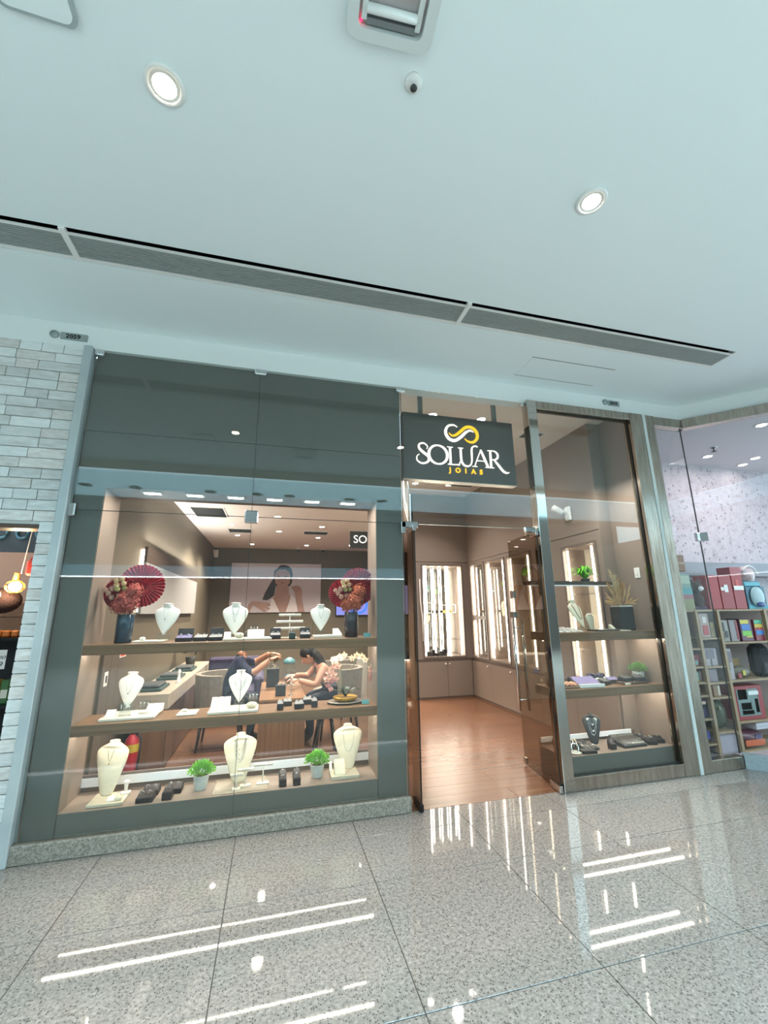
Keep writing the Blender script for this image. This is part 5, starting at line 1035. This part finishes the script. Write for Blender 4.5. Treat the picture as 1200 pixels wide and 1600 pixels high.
# person in grey, right of the desk, bent forward
t = thing('person', 'seated person in grey top with long dark hair bending over the desk', 'person', (.84, 2.1, 0))
P2 = dict(pelvis=(0, 0, .50, (.15, .12)), spine=(-.10, -.01, .63, (.13, .10)), chest=(-.20, -.03, .79, (.15, .11)), neck0=(-.27, -.04, .87, .068), neck=(-.32, -.05, .905, .046),
          shL=(-.20, -.19, .83, .058), elL=(-.30, -.27, .66, .043), wrL=(-.50, -.16, .71, .027), shR=(-.24, .14, .83, .058), elR=(-.36, .22, .70, .043), wrR=(-.52, .06, .74, .027),
          hipL=(-.05, -.09, .50, .09), knL=(-.36, -.14, .48, .062), anL=(-.33, -.14, .09, .04), toL=(-.45, -.14, .03, .034), hipR=(-.05, .09, .50, .09), knR=(-.36, .10, .48, .062), anR=(-.33, .10, .09, .04), toR=(-.45, .10, .03, .034))
E2 = [(a, b, 1 if (a in ('shL', 'shR') or b in ('shL', 'shR')) and (a, b) not in () else m_) for a, b, m_ in E1]
skin_body('body', P2, E2, [GTOP, SKINP, TROU, SHOE], t); head(t, (-.385, -.06, .975), -PI/2-.2, .75, SKINP, HAIR2, True)
hand(t, (-.505, -.155, .71), (-.9, .2, .05), (0, 0, 1), SKINP); hand(t, (-.525, .055, .74), (-.9, -.2, -.1), (0, 0, 1), SKINP)
MB().tube([(-.485+.03*math.cos(a)*.4, -.168+.03*math.cos(a), .706+.03*math.sin(a)) for a in [2*PI*k/16 for k in range(16)]], .004, 6, closed=True).build('bracelet', SILVER, t)
# ------------------------------------------------------------------ left neighbour shop behind the brick wall
struct('wall_back', MB().box(-6, -1.5, 2.4, 2.45, 0, 3.6), mat('pink_plaster', '#b79c90', .7)); struct('ceiling', MB().box(-6, -1.5, .14, 2.45, 2.9, 2.95), mat('dark_ceiling', '#4b4440', .8)); struct('floor', MB().box(-6, -1.56, .001, 2.45, -.02, .0), mat('shop_floor_brown', '#5c4a3e', .4))
struct('wall_right', MB().box(-1.54, -1.49, .14, 2.45, 0, 3.6), mat('pink_plaster', '#b79c90'))
t = thing('cage_pendant_lamp', 'glowing pendant lamp in a wire cage behind the brick window', 'pendant lamp', (-2.335, 1.2, 1.76)); MB().tube([(.03, 0, .12), (.06, 0, .6), (.07, 0, 1.13)], .004, 6).build('cord', WHITE, t); MB().lathe([(.03, .06), (.02, .12), (.028, .13)], n=16).build('socket', mat('wood_socket', '#b98648', .4), t); MB().ball((0, 0, 0), .05, 14).build('bulb', glow('amber_bulb', '#ffd28a', 14), t)
for k in range(6): a = PI*k/6; MB().tube([(.075*math.cos(a)*math.sin(q), .075*math.sin(a)*math.sin(q), .0-.06*math.cos(q)) for q in [2*PI*j/18 for j in range(18)]], .0025, 5, closed=True).build('cage_wire', mat('brass_wire', '#d2a85a', .3, .8), t)
lamp('pendant_bulb_light', 'POINT', (-2.335, 1.12, 1.74), 10, (1, .75, .45), .05)
t = thing('red_bag', 'red bag hanging at the right edge of the brick window', 'bag', (-2.215, 1.2, 1.86)); MB().bbox(-.045, .04, -.05, .05, 0, .15, .02).build('bag_body', mat('coral_red', '#d9473c', .6), t); MB().tube([(-.03, 0, .15), (-.01, 0, .19), (.03, 0, .2)], .01, 8).build('strap', mat('coral_red', '#d9473c'), t); MB().tube([(.03, 0, .2), (.03, 0, 1.04)], .003, 5).build('hanging_line', BLK2, t)
t = thing('round_brown_cushion', 'large dark brown woolly cushion under the pendant lamp', 'cushion', (-2.47, 1.3, 1.515)); MB().ball((0, 0, .12), (.16, .12, .12), 18).build('cushion_body', mat('brown_wool', '#33201f', .95, bump=(60, .6)), t); MB().tube([(-.03+.075*math.cos(a), -.13, .16+.06*math.sin(a)) for a in [2*PI*k/18 for k in range(18)]], .01, 8, closed=True).build('white_ring', WHITE, t)
t = thing('blue_neon_sign', 'dark blue painted sign with pale rings at the top of the brick window', 'sign', (-2.5, 1.5, 2.12)); MB().bbox(-.6, .33, 0, .03, 0, .32, .004).build('sign_panel', mat('dark_blue_sign', '#25384a', .5, noise=(6, '#41596b', .8)), t)
for x in (-.18, .0, .17): MB().tube([(x+.05*math.cos(a), -.01, .2+.06*math.sin(a)) for a in [2*PI*k/18 for k in range(18)]], .012, 8, closed=True).build('ring_letter', mat('sign_ring_blue', '#4f86a6', .4), t)
t = thing('tube_light', 'warm tube light under the ceiling behind the brick window', 'tube light', (-2.6, 1.7, 2.62)); MB().tube([(-.2, 0, 0), (.15, .1, 0)], .018, 10).build('tube', glow('warm_tube', '#ffd9a0', 5), t); MB().tube([(0, .05, .01), (0, .05, .28)], .006).build('rod', BLK2, t)
t = thing('wall_tile_panel', 'brown tiled panel below the cushion behind the brick window', 'wall panel', (-2.6, 2.38, 1.0)); 
for i in range(6):
    for j in range(4): MB().box(-.7+.26*i+.004, -.44+.26*i-.004, -.02, .02, .0+.16*j+.004, .16+.16*j-.004).build('tile', mat('brown_tile', '#8b6b52', .4, noise=(3, '#735640', .7)), t)
t = thing('dark_shelf_unit', 'black shop shelf with small goods below the tiled panel', 'shelf', (-2.45, 1.25, 0)); 
for z in (.45, .72, 1.28): MB().box(-.5, .36, -.15, .2, z, z+.025).build('shelf_board', BLK2, t)
MB().box(-.5, .36, .18, .2, 0, 1.3).build('back_board', BLACK, t); MB().box(.34, .36, -.15, .2, 0, 1.305).build('side_board', BLACK, t)
for k in range(4): tag(MB().bbox(-.03, .03, -.03, .03, 0, .06, .01).build('orange_pot', mat('amber_goods', '#9a5a24', .4), None, (-2.42+.07*k, 1.25, 1.305)), ('first', 'second', 'third', 'fourth')[k]+' small amber pot from the left on the black shelf', 'pot', 'amber pots on the black shelf')
t = thing('price_card', 'white handwritten price card reading Oriciano 64,99', 'price card', (-2.3, 1.08, 1.045)); MB().box(-.28, .06, -.003, .003, 0, .16).build('card', WHITE, t); mb = MB(); text_into(mb, 'Oriciano', .055, ((.055, -.0035, .085), (1, 0, 0), (0, 0, 1), (0, -1, 0)), .001, align='RIGHT', shear=.3); text_into(mb, '64,99', .06, ((.04, -.0035, .02), (1, 0, 0), (0, 0, 1), (0, -1, 0)), .001, align='RIGHT', shear=.2); mb.build('handwriting', mat('ink', '#20252c', .7), t)
for (x, z, c, lb) in ((-2.245, .745, '#3f6b3c', 'green packet on the lower black shelf'), (-2.33, .745, '#d9a95a', 'yellow packet on the lower black shelf'), (-2.165, .745, '#8b2b38', 'dark red packet on the lower black shelf')):
    t = thing('shelf_packet', lb, 'packet', (x, 1.2, z)); MB().bbox(-.035, .035, -.05, .05, 0, .2, .01).build('packet_body', mat('pk'+c, c, .5), t); MB().box(-.025, .025, -.052, -.05, .05, .12).build('packet_label', PAD, t)
lamp('neighbour_light', 'AREA', (-3.2, 1.2, 2.86), 14, WARM, .8)
# ------------------------------------------------------------------ right neighbour shop: angled glass front and toy shelves
w4 = frame_root('window_4'); D = Vector((1, -1, 0)).normalized(); N = Vector((1, 1, 0)).normalized()
def bar45(mb, a, b, d0, d1, z0, z1):
    o = Vector((4.47, 0, 0)); vs = [o+D*s+N*q+Vector((0, 0, z)) for z in (z0, z1) for q in (d0, d1) for s in (a, b)]; mb.add(vs, [(0, 2, 3, 1), (4, 5, 7, 6), (0, 1, 5, 4), (2, 6, 7, 3), (0, 4, 6, 2), (1, 3, 7, 5)])
MB().bbox(3.932, 4.047, -.055, .05, 0, 3.61, .004).build('frame_post', STEEL, w4)
MB().bbox(4.047, 4.47, -.045, .05, 0, .105, .004).build('frame_sill', STEEL, w4); MB().bbox(4.047, 4.455, -.045, .04, 3.505, 3.61, .003).build('frame_head', STEEL, w4)
mb = MB(); bar45(mb, .02, 5.2, -.05, .05, 3.505, 3.61); mb.build('frame_head', STEEL, w4)
mb = MB(); bar45(mb, .02, 5.2, -.05, .06, 0, .12); mb.build('stone_sill', mat('pale_blue_stone', '#a9b6ba', .25, noise=(40, '#95a3a8', .6)), w4)
for (z0, z1) in ((.106, 2.248), (2.252, 3.504)):
    MB().box(4.048, 4.462, -.004, .004, z0, z1).build('glass_pane', GLS, w4); mb = MB(); bar45(mb, .006, 5.2, -.004, .004, max(z0, .121), z1); mb.build('glass_pane', GLS, w4)
MB().box(4.463, 4.469, -.006, .006, .12, 3.504).build('silicone_joint', DGREY, w4)
MB().bbox(4.41, 4.468, -.018, .018, 2.205, 2.295, .006).build('glass_clamp', CHROME, w4); mb = MB(); bar45(mb, .005, .07, -.018, .018, 2.205, 2.295); mb.build('glass_clamp', CHROME, w4)
struct('wall_back', MB().box(3.93, 10, .95, 1.05, 0, 3.6), TERRAZZO); struct('wall_left', MB().box(3.93, 3.96, .1, .95, 0, 3.6), TERRAZZO)
struct('ceiling', MB().prism([(3.93, .05), (4.49, .05), (9.5, -4.96), (10, 1.0), (3.93, 1.0)], ((0, 0, 3.505), (1, 0, 0), (0, 1, 0), (0, 0, 1)), .09), mat('toy_shop_ceiling', '#c3bcc0', .8))
struct('floor', MB().prism([(3.94, .06), (4.5, .06), (9.5, -4.94), (10, 1.0), (3.94, 1.0)], ((0, 0, -.05), (1, 0, 0), (0, 1, 0), (0, 0, 1)), .052), mat('toy_shop_floor', '#b9aeb2', .3))
for (x, y, lb) in ((5.63, .6, 'small spotlight in the toy shop ceiling nearest its glass corner'), (5.25, -.33, 'bright spotlight in the toy shop ceiling close to the angled head rail'), (6.35, .5, 'paired spotlight in the toy shop ceiling at the picture edge'), (6.47, .75, 'small spotlight in the toy shop ceiling below the paired one')): dup(proto, (x, y, 3.505), label=lb, group='')
t = thing('fire_sprinkler', 'dark sprinkler under the toy shop ceiling behind the angled glass', 'sprinkler', (5.39, .33, 3.505)); MB().lathe([(.03, 0), (.03, -.006), (.008, -.01), (.008, -.05), (.035, -.055), (.0001, -.06)], n=16).build('sprinkler_head', DGREY, t); MB().lathe([(.045, 0), (.042, -.004)], n=20).build('escutcheon', WHITE, t)
lamp('toy_shop_light', 'AREA', (5.9, -.3, 3.47), 26, (1, .92, .95), 1.2)
t = thing('toy_shelving', 'pine shelving full of toys and packets behind the angled glass', 'shelving', (5.0, .48, 0))
for x in (-.88, -.41, -.10, .62, 1.3): MB().box(x-.018, x+.018, -.19, -.15, .02, 1.478).build('upright', PALE, t)
for x0, x1, zs in ((-.86, -.41, (.1, .34, .57, .70, .86, 1.05, 1.46)), (-.41, -.10, (.2, .54, .69, .855, 1.155, 1.46)), (-.10, 1.3, (.0, .28, .70, 1.10, 1.46))):
    for z in zs: MB().box(x0, x1, -.18, .2, z+.001, z+.02).build('shelf_board', PALE, t)
MB().box(-.9, 1.32, .2, .22, 0, 1.5).build('back_board', mat('shelf_back', '#8d7a72', .7), t)
def pack(nm, cat, x0, x1, z0, z1, c, label, bands=(), tag_=None, soft=False, d=.16, y=.33):
    w, h = x1-x0, z1-z0; t = thing(nm, label, cat, ((x0+x1)/2, y, z0)); m = mat('pk'+c, c, .4)
    if soft:
        mb = MB(); mb.ball((0, d/2, h*.5), (w*.5, d*.5, h*.5), 14); r2 = random.Random(nm+label)
        mb.v = [(a+r2.uniform(-.1, .1)*w*.2, b+r2.uniform(-.01, .01), max(0, c_+r2.uniform(-.1, .1)*h*.15)) for a, b, c_ in mb.v]; mb.build('bag', mat('pk'+c, c, .25, noise=(14, bands[0][4] if bands else '#888888', .9)), t)
    else: MB().bbox(-w/2, w/2, 0, d, 0, h, .004).build('carton', m, t)
    for (u0, u1, v0, v1, cc) in bands: MB().box(-w/2+w*u0, -w/2+w*u1, -.003 if not soft else -.01, 0, h*v0, h*v1).build('printed_field', mat('pk'+cc, cc, .45), t)
    if tag_: MB().box(-w/2+w*tag_[0], -w/2+w*tag_[1], -.006, -.003, h*tag_[2], h*tag_[3]).build('price_tag', WHITE, t)
    return t
S0 = 1.481
pack('toy_box', 'toy box', 4.86, 5.04, S0, 1.87, '#a00410', 'plain red toy box at the left end of the top toy shelf')
pack('toy_box', 'toy box', 5.05, 5.24, S0, 1.87, '#960512', 'red toy box with white and teal stickers on the top toy shelf', ((.05, .3, .55, .65, '#e7e3dd'), (.3, .45, .5, .68, '#5b8d96')), (.3, .6, .5, .72))
pack('toy_box', 'toy box', 5.25, 5.42, S0, 1.97, '#9a0614', 'taller red toy box with a white price tag beside the helmet pack', ((.3, .6, .55, .7, '#c7423e'),), (.05, .95, .45, .55))
t = thing('toy_helmet', 'round red and white toy helmet pack on top of the teal toy', 'toy', (5.58, .4, 1.742)); MB().bbox(-.13, .13, -.06, .08, 0, .06, .01).build('teal_tray', mat('pk#4fa3b5', '#4fa3b5', .4), t); MB().ball((0, 0, .14), (.11, .08, .11), 18).build('helmet_shell', mat('pk#a9787c', '#a9787c', .3, noise=(12, '#d9d4d4', .9)), t); MB().tube([(.11*math.cos(a), -.06, .14+.11*math.sin(a)) for a in [PI*k/14 for k in range(15)]], .008, 8).build('helmet_rim', WHITE, t)
t = pack('toy_set', 'toy', 5.44, 5.74, S0, 1.74, '#2c5f74', 'teal and navy toy set with pale oval figure on the top toy shelf', ((.0, 1, .0, .18, '#3f9db0'),)); MB().ball((0, -.01, .14), (.11, .02, .12), 16).build('pale_oval', mat('pk#9fb9bd', '#9fb9bd', .4), t); MB().ball((.01, -.03, .05), (.07, .015, .03), 12).build('navy_shape', mat('pk#1c3f7c', '#1c3f7c', .4), t)
t = thing('red_bottle', 'tall red bottle with white label at the left of the toy shelves', 'bottle', (4.40, .34, S0)); MB().lathe([(.055, 0), (.06, .02), (.06, .24), (.03, .31), (.03, .37)], n=20).build('bottle_body', mat('pk#a3162a', '#900a1c', .3), t); MB().lathe([(.0605, .1), (.0605, .17)], n=20, cap=False).build('bottle_label', PAD, t); MB().lathe([(.033, .37), (.033, .4)], n=16).build('cap', WHITE, t)
pack('toy_pack', 'toy pack', 4.47, 4.63, S0, 1.88, '#6f8f84', 'green teal and olive layered toy pack next to the red bottle', ((0, 1, .0, .3, '#7d7a4c'), (0, 1, .3, .42, '#8a4a52'), (0, 1, .42, .6, '#3d8c90'), (.1, .9, .72, .95, '#9fb09a')))
t = thing('brown_plush', 'dark brown plush animal with white muzzle on the top toy shelf', 'plush toy', (4.75, .38, S0)); MB().ball((0, .02, .1), (.09, .07, .1), 16).build('plush_body', mat('plush_brown', '#3a2622', .95, bump=(60, .5)), t); MB().ball((0, 0, .25), (.075, .065, .07), 16).build('plush_head', mat('plush_brown', '#3a2622'), t); MB().ball((0, -.055, .235), (.035, .03, .028), 12).build('muzzle', WHITE, t)
for s in (-1, 1): MB().ball((s*.055, 0, .315), (.025, .015, .028), 10).build('ear', mat('plush_brown', '#3a2622'), t)
MB().bbox(-.1, .1, -.02, .06, 0, .04, .008).build('purple_cloth', mat('pk#43264f', '#43264f', .6), t)
for args in (('toy_box', 'box', 4.66, 4.79, 1.176, 1.44, '#a99088', 'pink box with a red figure print between pine uprights', ((.2, .8, .1, .5, '#a8302c'), (.3, .7, .6, .85, '#d8d0c8'))),
             ('tan_box', 'box', 4.80, 4.86, 1.176, 1.34, '#a08a63', 'narrow tan box right of the pink figure box', ((.2, .8, .3, .7, '#8a7450'),)),
             ('spotted_pack', 'pack', 4.91, 5.06, 1.121, 1.36, '#8f8880', 'black and white spotted pack behind the angled glass', ((.3, .6, .5, .9, '#26211f'), (.15, .45, .1, .4, '#3a3330'), (.55, .85, .2, .5, '#2b2523'))),
             ('grey_pack', 'pack', 5.08, 5.2, 1.121, 1.36, '#8b8082', 'grey pack with a red right edge on the second toy shelf', ((.75, 1, .1, .95, '#8e1f28'),)),
             ('paint_set', 'paint set', 5.24, 5.42, 1.121, 1.37, '#5b2140', 'purple paint set with yellow blue and green blocks', ((.05, .75, .78, .95, '#d6c63c'), (.1, .8, .48, .76, '#3c74c2'), (.1, .85, .24, .46, '#7cc43c'), (.4, .9, .17, .23, '#d9d03a'))),
             ('paint_set', 'paint set', 5.455, 5.595, 1.121, 1.36, '#8a2136', 'red paint set with green yellow and blue blocks at the picture edge', ((.05, .9, .8, .98, '#4bb08a'), (.05, .9, .62, .78, '#d9bf3c'), (.1, .9, .28, .5, '#2f7fc4'), (.3, .9, .5, .6, '#c8302c'))),
             ('striped_card', 'card', 4.38, 4.50, 1.071, 1.31, '#8d7f78', 'pale card with dark stripes in the leftmost toy bay', ((.15, .3, .1, .9, '#4a3c36'), (.5, .62, .1, .9, '#4a3c36'), (.75, .85, .1, .9, '#4a3c36'))),
             ('tea_set', 'toy set', 4.41, 4.57, .881, 1.0, '#8d3f44', 'pinkish toy set with pale blue piece in the leftmost toy bay', ((.55, .8, .1, .5, '#8fb5b0'),)),
             ('tea_set', 'toy set', 4.41, 4.56, .721, .83, '#6d5a50', 'brownish toy set with teal piece below the pinkish set', ((.4, .65, .2, .9, '#7fb0a8'), (.1, .7, .05, .2, '#b5a43c'))),
             ('tree_card', 'card', 4.63, 4.82, .876, 1.06, '#a3979b', 'lilac card with a dark round tree between pine uprights', ((.2, .8, .4, .95, '#6f6068'), (.45, .55, .0, .4, '#5d5058'))),
             ('tree_card', 'card', 4.91, 5.03, .721, 1.05, '#a59a9e', 'second lilac tree card right of the pine upright', ((.1, .9, .55, .9, '#75666e'), (.42, .55, .3, .55, '#5d5058'))),
             ('lilac_box', 'box', 4.64, 4.78, .711, .845, '#7d6e74', 'flat mauve box below the lilac tree card', ((.1, .9, .1, .9, '#8a7b80'),)),
             ('tan_packet', 'packet', 4.68, 4.78, .561, .68, '#8f6a44', 'brown packet with white beads below the mauve box', ((.6, .9, .1, .9, '#d9cbb8'),)),
             ('toy_set', 'toy set', 4.95, 5.37, .301, .65, '#96101c', 'red framed toy set with green and yellow pieces at lower right', ((.1, .82, .12, .9, '#6f8480'), (.14, .45, .6, .92, '#c8564f'), (.2, .55, .3, .5, '#2f7a5c'), (.2, .6, .16, .28, '#c9a53a'), (.68, .8, .2, .6, '#d8d8d6')), (.5, .85, .72, .84)),
             ('white_sheet', 'box', 5.06, 5.36, .86, 1.06, '#c9c6cc', 'white topped kraft box on the middle toy shelf', ((0, 1, .55, 1, '#b08d5c'),)),
             ('navy_box', 'box', 4.39, 4.56, .361, .46, '#3a2c50', 'small navy and violet box in the leftmost toy bay', ((.3, .5, .1, .9, '#5b4a86'),)),
             ('pale_box', 'box', 4.62, 4.88, .0025, .19, '#b0a5ac', 'plain pale lilac box on the floor between the pine uprights', ((.02, .98, .9, .95, '#9d9299'),)),
             ('paper_stack', 'paper', 5.19, 5.40, .201, .27, '#d5cfd4', 'white paper stack above the orange costume pack', ((.0, 1, .4, .45, '#b9b3b8'),))):
    p = pack(*args[:7], args[7], args[8], *(args[9:] or ()))
    if 'white topped' in args[7]: p.location.z = .721; p.location.y = .51
    if 'paper stack' in args[7]: p.location.z = .1955
for args in (('toy_bag', 'bag', 5.06, 5.32, .721, .85, '#6f6a5c', 'clear bag of colourful toys on the middle toy shelf', ((.3, .45, .3, .7, '#c9b83a'), (.02, .2, .1, .5, '#96101c'))),
             ('snack_bag', 'packet', 4.40, 4.57, .591, .69, '#8a3432', 'upper red white packet in the leftmost toy bay', ((.2, .5, .3, .6, '#c9a090'),)),
             ('snack_bag', 'packet', 4.39, 4.57, .361+.11, .56, '#9a2f2c', 'lower red packet in the leftmost toy bay', ((.5, .8, .3, .6, '#d9b0a0'),)),
             ('green_bag', 'bag', 4.63, 4.87, .221, .52, '#3c4428', 'dark glossy green bag between the pine uprights', ((.3, .4, .7, .8, '#8f8a58'),)),
             ('blue_bag', 'bag', 4.41, 4.56, .121, .31, '#4a4858', 'grey and blue wrapped toy at the foot of the leftmost toy bay', ((.4, .7, .2, .6, '#2f3f8c'),)),
             ('costume_pack', 'costume pack', 4.95, 5.34, .0215, .19, '#5a2438', 'purple and orange costume pack at the foot of the toy shelves', ((.1, .8, .15, .5, '#c8581f'), (.5, .7, .5, .8, '#3a2f5c')))):
    pack(*args, soft=True)
t = thing('dark_backpack', 'black backpack at the picture edge on the middle toy shelf', 'backpack', (5.56, .35, .7205)); MB().bbox(-.11, .11, 0, .15, 0, .36, .05).build('bag_body', mat('pk#14151c', '#14151c', .6), t); MB().bbox(-.09, .03, -.03, .002, .03, .17, .02).build('front_pocket', mat('pk#1d1f29', '#1d1f29', .6), t)
t = thing('brown_carton', 'brown cardboard carton on top of the shelving near the speckled wall', 'carton', (4.66, .62, 1.93)); MB().bbox(-.16, .16, -.1, .1, 0, .2, .004).build('carton_body', mat('cardboard', '#8a6f5c', .8), t); MB().box(-.16, .16, -.102, -.1, .09, .11).build('tape', mat('tape', '#a68b70', .4), t)
t = thing('wall_ledge', 'grey ledge shelf on the speckled wall above the red toy boxes', 'shelf', (5.6, .8, 1.90)); MB().box(-1.2, 1.4, -.12, .14, .0, .03).build('ledge_board', mat('ledge_grey', '#8a8c94', .5), t); MB().box(-1.2, 1.4, .12, .14, .03, .2).build('ledge_back', mat('ledge_grey', '#8a8c94'), t)
# ------------------------------------------------------------------ far side of the concourse (seen mirrored in the glass)
of = MB().box(-14, 14, -11.2, -11, 0, 5.05); struct('wall_front', of, mat('far_wall', '#4c4a46', .8))
struct('wall_left', MB().box(-9.2, -9, -11, 0, 0, 3.8), mat('added_end_wall', '#8f8a83', .8)); struct('wall_right', MB().box(12, 12.2, -11, -7.2, 0, 3.8), mat('added_end_wall', '#8f8a83')); struct('trim_8', MB().box(-14, 4.5, -11, -10.85, 2.62, 2.95), mat('far_fascia', '#8ba3ae', .6))  # end walls added to keep open sky out of the glass reflections
t = thing('far_light_line', 'long white light line along the far shop fascia, mirrored in the display glass', 'light line', (-1.5, -10.84, 2.6)); MB().box(-6, 6, -.02, .02, -.02, .02).build('light_bar', glow('far_led', '#f4fbff', 9), t); MB().box(-6, 6, -.03, .0, .02, .03).build('light_housing', STEELG, t)
for k, x in enumerate((-3.14, -2.39, -1.18, -.37, .21, 1.35, 2.0)):
    t = thing('unlit_downlight', ('first', 'second', 'third', 'fourth', 'fifth', 'sixth', 'seventh')[k]+' dark round downlight from the left mirrored in the display glass', 'downlight', (x, -4.3, 3.629), 0, 'dark downlights mirrored in the glass'); MB().lathe([(.10, 0), (.105, -.006), (.09, -.008)], n=20, cap=False).build('trim_ring', DGREY, t); MB().lathe([(.0001, -.003), (.09, -.003)], n=20).build('dark_lens', BLK2, t)
t = thing('blue_light_sign', 'row of deep blue light bars on a far shop, mirrored in the right window', 'sign', (8.8, -10.95, 2.2))
for k in range(7): MB().box(-1.0+.3*k, -.78+.3*k, .05, .09, 0, .22).build('light_bar', glow('deep_blue', '#2a2cff', 3), t)
MB().box(-1.1, 1.1, 0, .05, -.08, .3).build('backing', BLK2, t)
for o in list(bpy.data.objects):
    if o.get('group') == '': del o['group']
